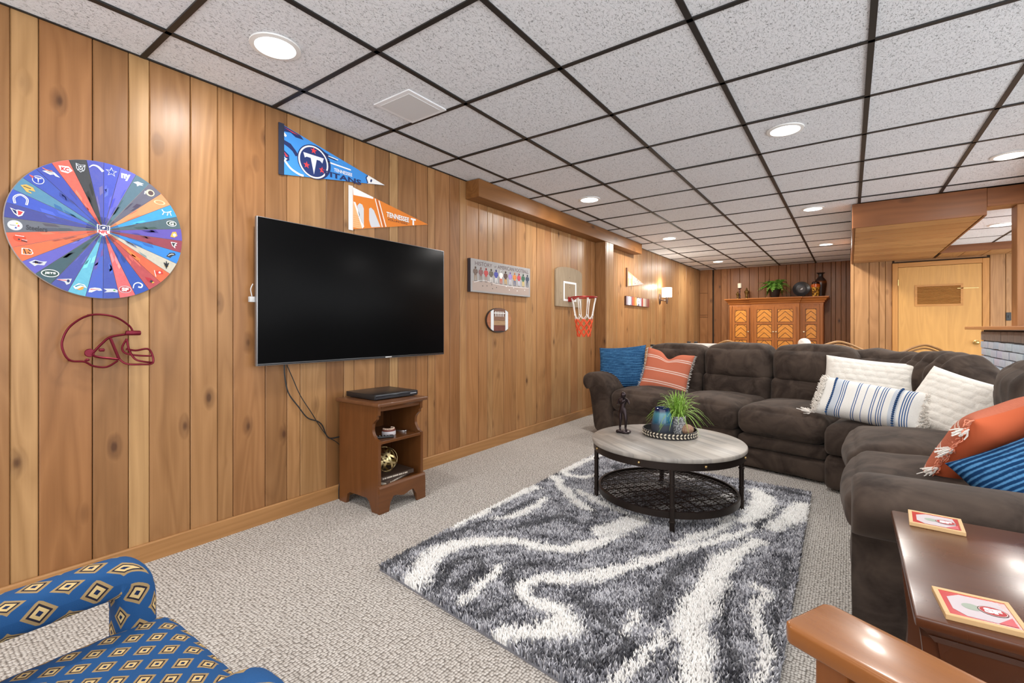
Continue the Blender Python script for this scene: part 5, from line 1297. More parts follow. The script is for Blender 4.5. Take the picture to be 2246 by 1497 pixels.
for sd in (-1, 1):
    fringe(t, w * 0.93, h, sd, FRW, 90, 0.03, 'shaggy_end', 0.0035, 11 + sd)
    rs = random.Random(5 + sd); mb = MB()
    for i in range(330):
        v_ = rs.uniform(-0.95, 0.95); u_ = sd * rs.uniform(0.84, 0.99)
        tk = 0.075 * (max(0, 1 - u_ ** 4) * max(0, 1 - v_ ** 4)) ** 0.55
        b = Vector((u_ * w / 2, v_ * h / 2, tk * 0.9)); mb.tube([b, b + Vector((rs.uniform(-0.008, 0.008) + sd * 0.006, rs.uniform(-0.01, 0.01), 0.014))], [0.003, 0.0022], 4)
    o = mb.build('shaggy_end', FRW, t); o['kind'] = 'stuff'
    for i in range(22):
        pass
    rowx = -0.28 + 0.0 if sd < 0 else 0.23
    mb = MB()
    for i in range(20):
        v_ = -0.9 + 1.8 * i / 19; u_ = (0.155 * 2 - 1) if sd < 0 else (0.745 * 2 - 1)
        tk = 0.075 * (max(0, 1 - u_ ** 4) * max(0, 1 - v_ ** 4)) ** 0.55
        mb.ell((u_ * w / 2 * (1 - 0.07 * (1 - v_ * v_)), v_ * h / 2, tk), (0.008, 0.007, 0.007), 8, 6)
    o = mb.build('pompom_row', plain('blue_pompom', lin(38, 74, 120), 0.9), t); o['kind'] = 'stuff'
tassel(t, (w / 2, h / 2, 0), (1, -0.5, 0.2), FRW, 0.06, 26, 1, 0.004); tassel(t, (-w / 2, -h / 2, 0), (-1, 0.1, 0.2), FRW, 0.045, 26, 2, 0.004)
tassel(t, (w / 2, -h / 2, 0), (0.7, -0.6, 0.2), FRW, 0.045, 26, 3, 0.004)
pillow('throw_pillow', 'cream cobbled knit pillow tilted on its corner beside the lumbar pillow', (3.19, 3.86, 0.625), (0.48, 0.42), 0.15, (-0.5, -0.75, 0.55), R(-16), CREAM, seed=12, N=84, knit=0.009)
t, w, h = pillow('throw_pillow', 'rust fringed pillow standing edge-on by the near sofa arm', (3.10, 2.50, 0.655), (0.42, 0.42), 0.15, (-0.62, 0.42, 0.5), R(-14), RUST, seed=15, mat2=RUSTP)
fringe(t, w, h, 1, FRR, 60, 0.03, seed=5)
for k in range(4): tassel(t, (w / 2 * 0.97, -h / 2 * 0.8 + k * h * 0.26, 0), (0.7, -0.7, 0.3), FRW, 0.034, 30, 30 + k, 0.0028)
pillow('throw_pillow', 'blue striped pillow lying against the near sofa arm', (3.25, 2.20, 0.585), (0.44, 0.42), 0.16, (0.05, -0.80, 0.6), R(34), BLUEP, seed=18)
# ------------------------------------------------------------------ coffee table
CT = (1.765, 2.89)
ct = thing('coffee_table', 'round grey-wood coffee table with dark metal frame and lattice shelf', 'table', (*CT, 0.0))
BRN = plain('dark_bronze_metal', lin(52, 44, 40), 0.42, 0.75)
g = G('grey_plank_top'); v = g.coord('Object')
rowv = g.n('ShaderNodeTexBrick', {'Vector': g.n('ShaderNodeMapping', {'Vector': v, 'Rotation': (0, 0, R(35))}), 'Color1': (1, 1, 1, 1), 'Color2': (0.0, 0.0, 0.0, 1), 'Mortar': (0.5, 0.5, 0.5, 1), 'Scale': 1.0, 'Mortar Size': 0.0005, 'Brick Width': 0.42, 'Row Height': 0.055, 'Bias': 0.0}, out=None).outputs[0]
vg = g.scale(g.n('ShaderNodeMapping', {'Vector': v, 'Rotation': (0, 0, R(35))}), (1.6, 26.0, 1.0))
gr = g.noise(vg, 1.0, 5.0, 0.6, 0.5)
cc = g.mix(g.ramp(gr, [(0.3, 0.0), (0.7, 1.0)]), lin(104, 102, 98), lin(168, 162, 155)); cc = g.mix(g.math('MULTIPLY', rowv, 0.55), cc, lin(178, 168, 156)); 
g.bs(Base_Color=cc, Roughness=0.4, Specular_IOR_Level=0.4); TOPW = g.m
MB().lathe([(0.0, 0.392), (0.446, 0.392), (0.449, 0.395), (0.449, 0.412), (0.445, 0.416), (0.0, 0.416)], 72).build('table_top', TOPW, ct, smooth=50)
MB().lathe([(0.430, 0.352), (0.441, 0.352), (0.441, 0.393), (0.430, 0.393), (0.430, 0.352)], 72).build('rim_band', BRN, ct, smooth=50)
ang0 = math.atan2(2.54 - 2.97, 1.909 - 1.74)
rv = MB().ell((0, 0, 0), (0.008, 0.008, 0.008), 10, 6).mesh('rivet', 180)
for k in range(8):
    a = ang0 + R(22.5) + k * PI / 4
    link('rivet', rv, plain('gold_rivet', (0.62, 0.44, 0.2), 0.3, 1.0), ct, (0.441 * math.cos(a), 0.441 * math.sin(a), 0.374))
lm = MB().cyl((0, 0, 0.012), (0, 0, 0.352), 0.0135, n=14)
for z in (0.075, 0.155, 0.27): lm.lathe([(0.0135, z - 0.006), (0.017, z - 0.003), (0.017, z + 0.003), (0.0135, z + 0.006)], 14)
lm = lm.mesh('leg', 40)
for k in range(4):
    a = ang0 + k * PI / 2
    link('leg', lm, BRN, ct, (0.424 * math.cos(a), 0.424 * math.sin(a), 0.0))
MB().lathe([(0.398, 0.088), (0.411, 0.088), (0.411, 0.124), (0.398, 0.124), (0.398, 0.088)], 72).build('shelf_ring', BRN, ct, smooth=50)
lat = MB(); R0 = 0.402
def chord(a, off, w, z, hh):
    d = Vector((math.cos(a), math.sin(a), 0)); n_ = Vector((-d.y, d.x, 0))
    L = math.sqrt(max(0, R0 * R0 - off * off))
    if L < 0.02: return
    M_ = Matrix.Translation(n_ * off + Vector((0, 0, z))) @ Matrix.Rotation(a, 4, 'Z')
    lat.box(-L, L, -w / 2, w / 2, -hh / 2, hh / 2, M_)
sp = 0.023
for a in (R(20), R(80)):
    for k in range(-19, 20): chord(a, k * sp, 0.0022, 0.112, 0.0025)
for k in range(-5, 6): chord(R(50), k * 0.075, 0.004, 0.111, 0.005)
for k in range(-5, 6): chord(R(-40), k * 0.075, 0.004, 0.111, 0.005)
o = lat.build('shelf_lattice', BRN, ct, smooth=None); o['kind'] = 'stuff'

ZT = 0.416
# figurine
fg = thing('football_figurine', 'dark bronze football player figurine standing on the coffee table', 'figurine', (1.475, 2.905, ZT))
BRONZE = plain('figurine_bronze', lin(58, 48, 50), 0.3, 0.8)
def skin(name, verts, edges, rad, root, mat, parent, sub=2):
    me = bpy.data.meshes.new(name); me.from_pydata(verts, edges, [])
    o = link(name, me, mat, parent)
    m1 = o.modifiers.new('skin', 'SKIN'); m1.use_smooth_shade = True
    for i, r_ in enumerate(rad): me.skin_vertices[0].data[i].radius = (r_, r_) if not hasattr(r_, '__len__') else r_
    me.skin_vertices[0].data[root].use_root = True
    m2 = o.modifiers.new('sub', 'SUBSURF'); m2.levels = sub; m2.render_levels = sub
    return o
# local frame: +x to the picture's right, facing between +x and the camera
fv = [(0, 0, 0.142), (0.002, 0, 0.172), (0.002, 0, 0.205), (0.004, 0, 0.226),            # pelvis, waist, chest, neck
      (-0.016, 0.002, 0.138), (-0.012, -0.004, 0.082), (-0.019, 0.002, 0.030), (-0.010, -0.012, 0.019),   # near leg
      (0.017, 0.0, 0.138), (0.026, -0.006, 0.085), (0.020, 0.0, 0.030), (0.034, -0.012, 0.019),            # far leg
      (-0.024, 0.004, 0.214), (-0.034, -0.004, 0.182), (-0.012, -0.022, 0.194),                            # arm to the ball
      (0.028, 0.004, 0.214), (0.044, -0.010, 0.206), (0.056, -0.020, 0.190)]                               # pointing arm
fe = [(0, 1), (1, 2), (2, 3), (0, 4), (4, 5), (5, 6), (6, 7), (0, 8), (8, 9), (9, 10), (10, 11), (2, 12), (12, 13), (13, 14), (2, 15), (15, 16), (16, 17)]
fr_ = [(0.019, 0.014), (0.016, 0.013), (0.022, 0.015), 0.008, 0.0145, 0.0105, 0.0075, 0.006, 0.0145, 0.0105, 0.0075, 0.006, 0.012, 0.0078, 0.0055, 0.012, 0.0075, 0.005]
skin('body', fv, fe, fr_, 0, BRONZE, fg)
MB().ell((0.006, -0.004, 0.247), (0.0175, 0.0185, 0.0205), 16, 12).build('helmet', BRONZE, fg, smooth=180)
MB().tube(catmull([(-0.006, -0.020, 0.240), (0.010, -0.028, 0.236), (0.022, -0.016, 0.240)], 5), 0.0018, 6).tube(catmull([(-0.005, -0.019, 0.234), (0.010, -0.027, 0.230), (0.021, -0.015, 0.234)], 5), 0.0018, 6).build('face_mask', BRONZE, fg)
MB().ell((0, 0, 0), (0.020, 0.011, 0.011), 14, 10, Matrix.Rotation(R(-35), 3, 'Y')).build('ball', BRONZE, fg, smooth=180, loc=(0.010, -0.026, 0.206))
rk = MB().puff((0.008, -0.004, 0.009), (0.088, 0.062, 0.018), 0.008, n=10, wr=0.004, seed=3, wsc=60).build('rock_base', BRONZE, fg, smooth=180)
# tray
TRC = (1.745, 3.02)
tr = thing('round_tray', 'round black and bone inlay tray on the coffee table', 'tray', (*TRC, ZT))
TRB = plain('tray_black', lin(34, 32, 32), 0.4)
MB().lathe([(0.0, 0.001), (0.165, 0.001), (0.168, 0.003), (0.168, 0.042), (0.162, 0.042), (0.160, 0.008), (0.0, 0.008)], 56).build('tray_body', TRB, tr, smooth=50)
lf = MB().ell((0, 0, 0), (0.0018, 0.0095, 0.0048), 8, 6, Matrix.Rotation(R(40), 3, 'X')).mesh('inlay_leaf', 180)
lf2 = MB().ell((0, 0, 0), (0.0018, 0.0095, 0.0048), 8, 6, Matrix.Rotation(R(-40), 3, 'X')).mesh('inlay_leaf', 180)
BONE = plain('bone_inlay', lin(214, 204, 184), 0.4)
for k in range(44):
    a = 2 * PI * k / 44
    for m_, z in ((lf, 0.031), (lf2, 0.014)):
        o = link('inlay_leaf', m_, BONE, tr, (0.168 * math.cos(a), 0.168 * math.sin(a), z)); o.rotation_euler = (0, 0, a)
# blue glazed vase
g = G('blue_glaze'); zz = g.n('ShaderNodeSeparateXYZ', {0: g.coord('Object')}, out=2)
nz = g.noise(g.scale(g.coord('Object'), (30, 30, 8)), 1.0, 3.0)
cc = g.ramp(g.math('ADD', zz, g.math('MULTIPLY', nz, 0.018)), [(0.0, lin(52, 56, 66)), (0.078, lin(52, 58, 70)), (0.083, lin(34, 64, 84)), (0.11, lin(48, 102, 126)), (0.15, lin(72, 128, 140)), (0.165, lin(18, 34, 72)), (0.18, lin(20, 32, 70))])
g.bs(Base_Color=cc, Roughness=g.ramp(zz, [(0.08, 0.6), (0.085, 0.12)])); BGL = g.m
vz = thing('glazed_vase', 'blue glazed ceramic vase in the round tray', 'vase', (1.72, 2.95, ZT + 0.008))
MB().lathe([(0.0, 0.0), (0.060, 0.0), (0.066, 0.008), (0.067, 0.05), (0.065, 0.075), (0.055, 0.13), (0.046, 0.162), (0.046, 0.172), (0.042, 0.174), (0.040, 0.165), (0.05, 0.12), (0.058, 0.05), (0.0, 0.03)], 36).build('body', BGL, vz, smooth=60)
# grass in a grey pot
gpz = thing('potted_grass', 'green grass plant in a patterned grey pot in the tray', 'plant', (1.79, 3.045, ZT + 0.008))
g = G('scroll_pot'); wv = g.vor(g.scale(g.coord('Object'), (1, 1, 1)), 34.0)
g.bs(Base_Color=g.mix(g.ramp(g.math('PINGPONG', g.math('MULTIPLY', wv, 5.0), 1.0), [(0.4, 0.0), (0.6, 1.0)]), lin(112, 112, 114), lin(184, 184, 184)), Roughness=0.5); g.bump(wv, 0.5, 0.004)
MB().lathe([(0.0, 0.0), (0.042, 0.0), (0.046, 0.01), (0.048, 0.115), (0.044, 0.115), (0.042, 0.1), (0.0, 0.1)], 28).build('pot', g.m, gpz, smooth=50)
g = G('grass_green'); g.bs(Base_Color=g.mix(g.noise(g.coord('Object'), 14.0, 2.0), lin(84, 140, 36), lin(176, 208, 96)), Roughness=0.5, Subsurface_Weight=0.0); GRASS = g.m
rs = random.Random(8); mb = MB()
for i in range(210):
    a = rs.uniform(0, 2 * PI); outw = rs.uniform(0.01, 0.20); hg = rs.uniform(0.10, 0.20) * (1 - outw * 1.9)
    b = Vector((rs.uniform(-0.03, 0.03), rs.uniform(-0.03, 0.03), 0.098)); d = Vector((math.cos(a), math.sin(a), 0)); s_ = Vector((-d.y, d.x, 0))
    end = b + d * outw + Vector((0, 0, hg - 1.5 * max(0, outw - 0.09))); mid = b + d * outw * 0.4 + Vector((0, 0, hg * 1.05))
    vs = []; N_ = 6
    for j in range(N_ + 1):
        t_ = j / N_; p = b * (1 - t_) ** 2 + mid * 2 * t_ * (1 - t_) + end * t_ ** 2
        w = 0.0034 * (1 - t_ ** 2 * 0.9)
        vs += [p - s_ * w, p + Vector((0, 0, 0.0009)), p + s_ * w]
    fs = []
    for j in range(N_):
        k = j * 3; fs += [(k, k + 1, k + 4, k + 3), (k + 1, k + 2, k + 5, k + 4)]
    mb.add(vs, fs)
o = mb.build('grass_blades', GRASS, gpz, smooth=180); o['kind'] = 'stuff'
# ribbed seed ball
bl = thing('ribbed_ball', 'small brown ribbed decorative ball on the tray', 'ornament', (1.845, 3.045, ZT + 0.008))
g = G('ribbed_brown'); g.bs(Base_Color=g.mix(g.noise(g.coord('Object'), 90.0, 3.0), lin(126, 84, 60), lin(190, 156, 128)), Roughness=0.6)
vs = []; n_, m_ = 64, 14
for j in range(m_ + 1):
    th_ = PI * j / m_
    for i in range(n_):
        a = 2 * PI * i / n_; rr = 0.040 * (1 + 0.05 * math.cos(a * 16) * math.sin(th_))
        vs.append((rr * math.sin(th_) * math.cos(a), rr * math.sin(th_) * math.sin(a), 0.034 + 0.033 * math.cos(th_)))
MB().add(vs, [(j * n_ + i, (j + 1) * n_ + i, (j + 1) * n_ + (i + 1) % n_, j * n_ + (i + 1) % n_) for j in range(m_) for i in range(n_)]).build('ball', g.m, bl, smooth=180)
MB().lathe([(0.0, 0.0), (0.028, 0.0), (0.032, 0.012), (0.0, 0.014)], 20).build('dish', TRB, bl)

# ------------------------------------------------------------------ small open bookcase under the television
RW = wood('walnut_stain', lin(98, 58, 28), 'z', 0.32, knots=False, contrast=0.9, coat=0.3)
RWY = wood('walnut_stain_y', lin(98, 58, 28), 'y', 0.32, knots=False, contrast=0.9, coat=0.3)
RWX = wood('walnut_stain_top', lin(98, 62, 38), 'y', 0.35, knots=False, contrast=0.9, coat=0.3)
bk = thing('bookcase', 'small stained wood bookcase with scalloped sides under the television', 'bookcase', (0.24, 1.955, 0.0))
xb, xf = -0.20, 0.185    # back and front of the side panels (local x)
hy_ = 0.168
scl = [(p.x, p.y) for p in catmull([(xf, 0.425, 0), (xf - 0.03, 0.44, 0), (xf - 0.055, 0.48, 0), (xf - 0.05, 0.525, 0), (xf - 0.018, 0.555, 0)], 5)]
side = [(xb, 0.0), (xb + 0.07, 0.0), (xb + 0.085, 0.06), (xb + 0.11, 0.075), (xf - 0.11, 0.075), (xf - 0.085, 0.055), (xf - 0.06, 0.0), (xf, 0.0)] + scl + [(xf - 0.018, 0.572), (xf - 0.004, 0.58), (xf - 0.004, 0.61), (xf, 0.632), (xb, 0.632)]
for sy in (-1, 1):
    MB().prism(side, sy * hy_ - 0.01, sy * hy_ + 0.01, 'xzy').build('side_panel', RW, bk, smooth=None)
MB().box(xb + 0.004, xb + 0.012, -hy_ + 0.01, hy_ - 0.01, 0.10, 0.632).build('back_panel', RW, bk, smooth=None)
MB().box(xb + 0.012, xf - 0.002, -hy_ + 0.01, hy_ - 0.01, 0.405, 0.423).build('shelf', RWY, bk, smooth=None, bevel=0.002)
MB().box(xb + 0.012, xf + 0.002, -hy_ + 0.01, hy_ - 0.01, 0.138, 0.154).build('bottom_shelf', RWY, bk, smooth=None)
tp = [(-hy_ - 0.015, 0.0), (-hy_ - 0.015, 0.12), (-hy_ - 0.012, 0.15), (hy_ + 0.012, 0.15), (hy_ + 0.015, 0.12), (hy_ + 0.015, 0.0), (hy_ - 0.055, 0.0), (hy_ - 0.065, 0.05), (hy_ - 0.09, 0.085), (hy_ - 0.12, 0.082), (0.03, 0.075), (0.0, 0.068), (-0.03, 0.075), (-hy_ + 0.12, 0.082), (-hy_ + 0.09, 0.085), (-hy_ + 0.065, 0.05), (-hy_ + 0.055, 0.0)]
MB().prism(tp, xf + 0.0005, xf + 0.018, 'yzx').build('plinth', RWY, bk, smooth=None, bevel=0.001)
MB().prism([(xf, 0.15), (xf + 0.019, 0.15), (xf + 0.014, 0.162), (xf, 0.164)], -hy_ - 0.014, hy_ + 0.014, 'xzy').build('plinth_mould', RWY, bk, smooth=None)
MB().prism([(xb, 0.60), (xf - 0.012, 0.60), (xf - 0.008, 0.615), (xf + 0.012, 0.632), (xb, 0.632)], -hy_ + 0.0105, hy_ - 0.0105, 'xzy').build('top_rail', RWY, bk, smooth=None)
MB().box(xb - 0.012, xf + 0.028, -hy_ - 0.03, hy_ + 0.03, 0.6325, 0.655).build('top_board', RWX, bk, smooth=40, bevel=0.006, segs=3)
# player on top
dv = thing('disc_player', 'slim black disc player on top of the bookcase', 'disc player', (0.205, 1.985, 0.655), R(-3))
PB = plain('player_black', (0.012, 0.012, 0.013), 0.35)
MB().box(-0.16, 0.15, -0.165, 0.165, 0.004, 0.036).build('case', PB, dv, bevel=0.003)
MB().box(0.15, 0.156, -0.162, 0.162, 0.008, 0.034).build('front_panel', plain('player_front', (0.02, 0.02, 0.024), 0.12), dv, bevel=0.001)
MB().box(0.156, 0.158, 0.10, 0.15, 0.018, 0.024).build('button', plain('player_button', (0.3, 0.3, 0.32), 0.3), dv)
pf = MB().cyl((0, 0, 0), (0, 0, 0.005), 0.012).mesh('foot', 40)
for x, y in ((-0.13, -0.14), (-0.13, 0.14), (0.12, -0.14), (0.12, 0.14)): link('foot', pf, PB, dv, (x, y, 0))
# things on the shelves
jaw = thing('jaw_model', 'white and pink dental jaw model on the middle shelf', 'ornament', (0.30, 1.955, 0.423))
def ushape(r0, r1, z0, z1, n=18):
    pts = [(r0 * math.cos(t), r0 * math.sin(t)) for t in [-PI * 0.12 + PI * 1.24 * i / n for i in range(n + 1)]] + [(r1 * math.cos(t), r1 * math.sin(t)) for t in [-PI * 0.12 + PI * 1.24 * (n - i) / n for i in range(n + 1)]]
    return MB().prism([(b, a) for a, b in pts], z0, z1, 'xyz')
ushape(0.022, 0.045, 0.0, 0.024).build('base', plain('jaw_white', lin(206, 200, 204), 0.4), jaw, bevel=0.003)
ushape(0.024, 0.042, 0.024, 0.034).build('gum', plain('jaw_gum', lin(120, 60, 50), 0.4), jaw, bevel=0.002)
tm = MB().puff((0, 0, 0), (0.009, 0.009, 0.012), 0.003, n=4).mesh('tooth', 180)
for i in range(13):
    t_ = -PI * 0.1 + PI * 1.2 * i / 12
    link('tooth', tm, plain('tooth_ivory', lin(214, 186, 164), 0.35), jaw, (0.033 * math.sin(t_), 0.033 * math.cos(t_), 0.038))
rm = thing('remote_control', 'dark remote control lying on the middle shelf beside the jaw model', 'remote', (0.35, 1.865, 0.423), R(60))
MB().box(-0.07, 0.07, -0.018, 0.018, 0.0, 0.014).build('case', PB, rm, bevel=0.004)
bt = MB().cbox((0, 0, 0), (0.006, 0.006, 0.002)).mesh('button')
for i in range(6):
    for j in (-1, 1): link('button', bt, plain('player_button', (0.3, 0.3, 0.32), 0.3), rm, (-0.05 + i * 0.018, j * 0.008, 0.0145))
kf = thing('silver_clip', 'small silver metal clip on the middle shelf', 'clip', (0.30, 2.055, 0.423), R(25))
MB().box(-0.03, 0.03, -0.008, 0.008, 0.0, 0.008).build('body', plain('silver_metal', (0.7, 0.7, 0.7), 0.3, 1.0), kf, bevel=0.002)
MB().box(0.03, 0.042, -0.01, 0.01, 0.001, 0.012).build('tip', plain('silver_metal', (0.7, 0.7, 0.7), 0.3, 1.0), kf, bevel=0.002)
# two books and the band sphere
def book(name, label, loc, rz, d, cov):
    t = thing(name, label, 'book', loc, rz, 'books in the bookcase')
    x, y, z = d
    MB().box(-x / 2 + 0.003, x / 2 - 0.004, -y / 2 + 0.003, y / 2 - 0.003, 0.003, z - 0.003).build('pages', plain('book_pages', lin(196, 186, 170), 0.8), t, smooth=None)
    c_ = MB().box(-x / 2, x / 2, -y / 2, y / 2, 0.0, 0.003).box(-x / 2, x / 2, -y / 2, y / 2, z - 0.003, z).box(x / 2 - 0.004, x / 2, -y / 2, y / 2, 0.003, z - 0.003)
    c_.build('cover', plain('book_cover_' + name, cov, 0.4), t, smooth=None)
    p = Print(0.0, 0.0)
    rs_ = random.Random(len(label)); a = -y * 0.36
    while a < y * 0.3:
        w_ = rs_.uniform(0.004, 0.009); p.rect(a, a + w_, -0.004, 0.005, lin(206, 196, 182)); a += w_ + rs_.choice((0.0018, 0.0018, 0.005))
    o = p.build('spine_print', t); o.matrix_local = Matrix.Translation((x / 2 + 0.0008, 0, z / 2)) @ Matrix(((0, 0, 1, 0), (1, 0, 0, 0), (0, 1, 0, 0), (0, 0, 0, 1)))
    return t
book('book', 'dark brown book lying flat at the bottom of the bookcase', (0.31, 1.925, 0.154), R(16), (0.19, 0.25, 0.022), lin(62, 48, 40))
book('book', 'black book with light spine letters stacked on the brown book', (0.305, 1.935, 0.176), R(-4), (0.20, 0.27, 0.024), lin(46, 38, 36))
orb = thing('band_sphere', 'openwork gold metal band sphere resting on the books', 'ornament', (0.33, 1.905, 0.2003))
GOLD = plain('gold_bands', (0.62, 0.50, 0.26), 0.3, 1.0); RO = 0.079
rs = random.Random(12)
AX = [(0.2, 0.9, 0.3), (0.9, 0.1, 0.35), (0.1, 0.35, 0.95), (0.65, -0.6, 0.45), (-0.35, 0.55, 0.75), (0.5, 0.75, -0.4)]
for k, ax in enumerate(AX):
    q = Vector(ax).normalized().to_track_quat('Z', 'Y'); rr = RO - 0.0016 * k
    w = 0.0062; n_ = 40
    vs = []
    for i in range(n_):
        a = 2 * PI * i / n_
        for zz_, r_ in ((-w, rr), (w, rr), (w, rr - 0.0012), (-w, rr - 0.0012)):
            vs.append(q @ Vector((r_ * math.cos(a), r_ * math.sin(a), zz_)) + Vector((0, 0, RO + 0.001)))
    fs = [(i * 4 + j, i * 4 + (j + 1) % 4, ((i + 1) % n_) * 4 + (j + 1) % 4, ((i + 1) % n_) * 4 + j) for i in range(n_) for j in range(4)]
    MB().add(vs, fs).build('band', GOLD, orb, smooth=40)
# ------------------------------------------------------------------ armoire against the far wall
AW = wood('armoire_maple', lin(160, 96, 42), 'z', 0.38, knots=False, contrast=0.8)
AWX = wood('armoire_maple_x', lin(160, 96, 42), 'x', 0.38, knots=False, contrast=0.8)
APN = wood('armoire_panel', lin(206, 136, 56), 'x', 0.35, knots=False, contrast=0.7, grain=2.0)
ADK = plain('armoire_glaze', lin(84, 48, 22), 0.5)
ar = thing('armoire', 'wide carved wooden armoire with chevron panelled doors on the far wall', 'armoire', (1.50, 10.50, 0.0))
X0_, X1_ = -0.80, 0.79; C0, C1 = -0.39, 0.42       # outer sides and the projecting middle
FY, CY = -0.22, -0.30                               # front of the wings / of the middle
MB().box(X0_, C0, FY, 0.29, 0.0, 1.54).build('left_carcass', AW, ar, smooth=None, bevel=0.004)
MB().box(C0 + 0.001, C1 - 0.001, CY, 0.29, 0.0, 1.54).build('middle_carcass', AW, ar, smooth=None, bevel=0.004)
MB().box(C1, X1_, FY, 0.29, 0.0, 1.54).build('right_carcass', AW, ar, smooth=None, bevel=0.004)
def cornice(name, x0, x1, y, ex0, ex1):
    prof = [(0.0, 1.54), (0.0, 1.565), (-0.018, 1.575), (-0.022, 1.60), (-0.04, 1.612), (-0.052, 1.64), (-0.085, 1.662), (-0.085, 1.68), (0.0, 1.68)]
    vs = []; n = len(prof)
    for d, z in prof: vs.append((x0 + d * ex0, y + d, z))
    for d, z in prof: vs.append((x1 - d * ex1, y + d, z))
    b0 = len(vs)
    for d, z in prof: vs.append((x0 + d * ex0, 0.29, z))
    for d, z in prof: vs.append((x1 - d * ex1, 0.29, z))
    fs = []
    for a, b in ((0, n), (b0, 0), (n, b0 + n), (b0 + n, b0)):
        for i in range(n - 1): fs.append((a + i, b + i, b + i + 1, a + i + 1))
    fs += [(n - 1, 2 * n - 1, b0 + 2 * n - 1, b0 + n - 1), (0, b0, b0 + n, n)]
    return MB().add(vs, fs).build(name, AWX, ar, smooth=None)
cornice('left_cornice', X0_, C0 - 0.001, FY, 1, 0); cornice('middle_cornice', C0, C1, CY, 0.6, 0.6); cornice('right_cornice', C1 + 0.001, X1_, FY, 0, 1)
def a_door(x0, x1, y, knob):
    d = MB()
    st = 0.045
    zs = [(0.20, 0.50), (0.56, 0.86), (0.905, 1.165), (1.21, 1.455)]
    d.box(x0, x0 + st, y - 0.02, y, 0.14, 1.50).box(x1 - st, x1, y - 0.02, y, 0.14, 1.50)
    rails = [0.14, 0.20, 0.50, 0.56, 0.86, 0.905, 1.165, 1.21, 1.455, 1.50]
    for i in range(0, 10, 2): d.box(x0 + st, x1 - st, y - 0.02, y, rails[i], rails[i + 1])
    dr = d.build('door', AW, ar, smooth=None)
    MB().box(x0 + st, x1 - st, y - 0.006, y - 0.001, 0.2, 1.455).build('panel_back', ADK, dr, smooth=None)
    a, b = x0 + st + 0.008, x1 - st - 0.008
    for z0, z1 in zs[1:]:
        z0 += 0.008; z1 -= 0.008
        mid = (a + b) / 2; stp = 0.10; rise = (b - a) / 2 * 0.95
        z = z0 - rise - stp
        while z < z1:
            for sx in (-1, 1):
                e = a if sx < 0 else b
                # a slat of the chevron, cut to the panel
                poly = [(e, z), (mid, z + rise), (mid, z + rise + stp - 0.013), (e, z + stp - 0.013)]
                def clipz(pl, zc, keep_above):
                    out = []
                    for i in range(len(pl)):
                        p, q = pl[i], pl[(i + 1) % len(pl)]
                        ip = (p[1] >= zc) == keep_above; iq = (q[1] >= zc) == keep_above
                        if ip: out.append(p)
                        if ip != iq:
                            t_ = (zc - p[1]) / (q[1] - p[1]); out.append((p[0] + (q[0] - p[0]) * t_, zc))
                    return out
                poly = clipz(poly, z0, True)
                if len(poly) > 2: poly = clipz(poly, z1, False)
                if len(poly) > 2:
                    try: MB().prism([(p[0] + sx * 0.0, p[1]) for p in poly], y - 0.012, y - 0.005, 'xzy').build('chevron_slat', APN, dr, smooth=None)
                    except Exception: pass
            z += stp
    MB().lathe([(0.006, 0.0), (0.006, -0.012), (0.013, -0.018), (0.014, -0.026), (0.0, -0.03)], 14, axis='y').build('knob', plain('knob_brass', (0.72, 0.62, 0.42), 0.25, 1.0), dr, loc=(knob, y - 0.02, 1.025))
a_door(X0_ + 0.06, C0 - 0.045, FY - 0.001, C0 - 0.065)
mx = (C0 + C1) / 2
a_door(C0 + 0.055, mx - 0.002, CY - 0.001, mx - 0.024); a_door(mx + 0.002, C1 - 0.055, CY - 0.001, mx + 0.024)
a_door(C1 + 0.045, X1_ - 0.06, FY - 0.001, C1 + 0.065)
for x in (X0_ + 0.03, X1_ - 0.03):
    MB().prism([(x - 0.03, 1.54), (x + 0.03, 1.54), (x + 0.02, 1.46), (x + 0.02, 0.1), (x - 0.02, 0.1), (x - 0.02, 1.46)], FY - 0.024, FY - 0.001, 'xzy').build('pilaster', AW, ar, smooth=None, bevel=0.003)

ZA = 1.68
cs = thing('candle_holder', 'cream pillar candle on a dark twisted holder atop the armoire', 'candle', (0.865, 10.42, ZA))
MB().lathe([(0.0, 0.0), (0.04, 0.0), (0.038, 0.012), (0.012, 0.03), (0.016, 0.07), (0.01, 0.11), (0.018, 0.16), (0.01, 0.2), (0.035, 0.222), (0.036, 0.228), (0.0, 0.228)], 16).build('holder', plain('holder_dark_red', lin(64, 26, 20), 0.3), cs)
MB().lathe([(0.0, 0.228), (0.037, 0.228), (0.038, 0.32), (0.03, 0.325), (0.0, 0.32)], 20).build('candle', plain('cream_wax', lin(226, 214, 190), 0.6), cs)
URN = plain('antique_brass_urn', lin(120, 96, 52), 0.35, 0.8)
def urn(label, loc, s):
    t = thing('lidded_urn', label, 'urn', loc)
    MB().lathe([(0.0, 0.0), (0.036 * s, 0.0), (0.034 * s, 0.015 * s), (0.018 * s, 0.035 * s), (0.03 * s, 0.06 * s), (0.024 * s, 0.09 * s), (0.04 * s, 0.125 * s), (0.046 * s, 0.15 * s), (0.0, 0.15 * s)], 18).build('bowl', URN, t)
    MB().lathe([(0.05 * s, 0.15 * s), (0.05 * s, 0.158 * s), (0.03 * s, 0.175 * s), (0.014 * s, 0.2 * s), (0.018 * s, 0.213 * s), (0.004 * s, 0.235 * s), (0.0, 0.25 * s)], 18).build('lid', URN, t)
    return t
urn('small brass lidded urn in front of the candle on the armoire', (0.845, 10.32, ZA), 0.66); urn('taller brass lidded urn beside the candle on the armoire', (1.0, 10.38, ZA), 0.95)
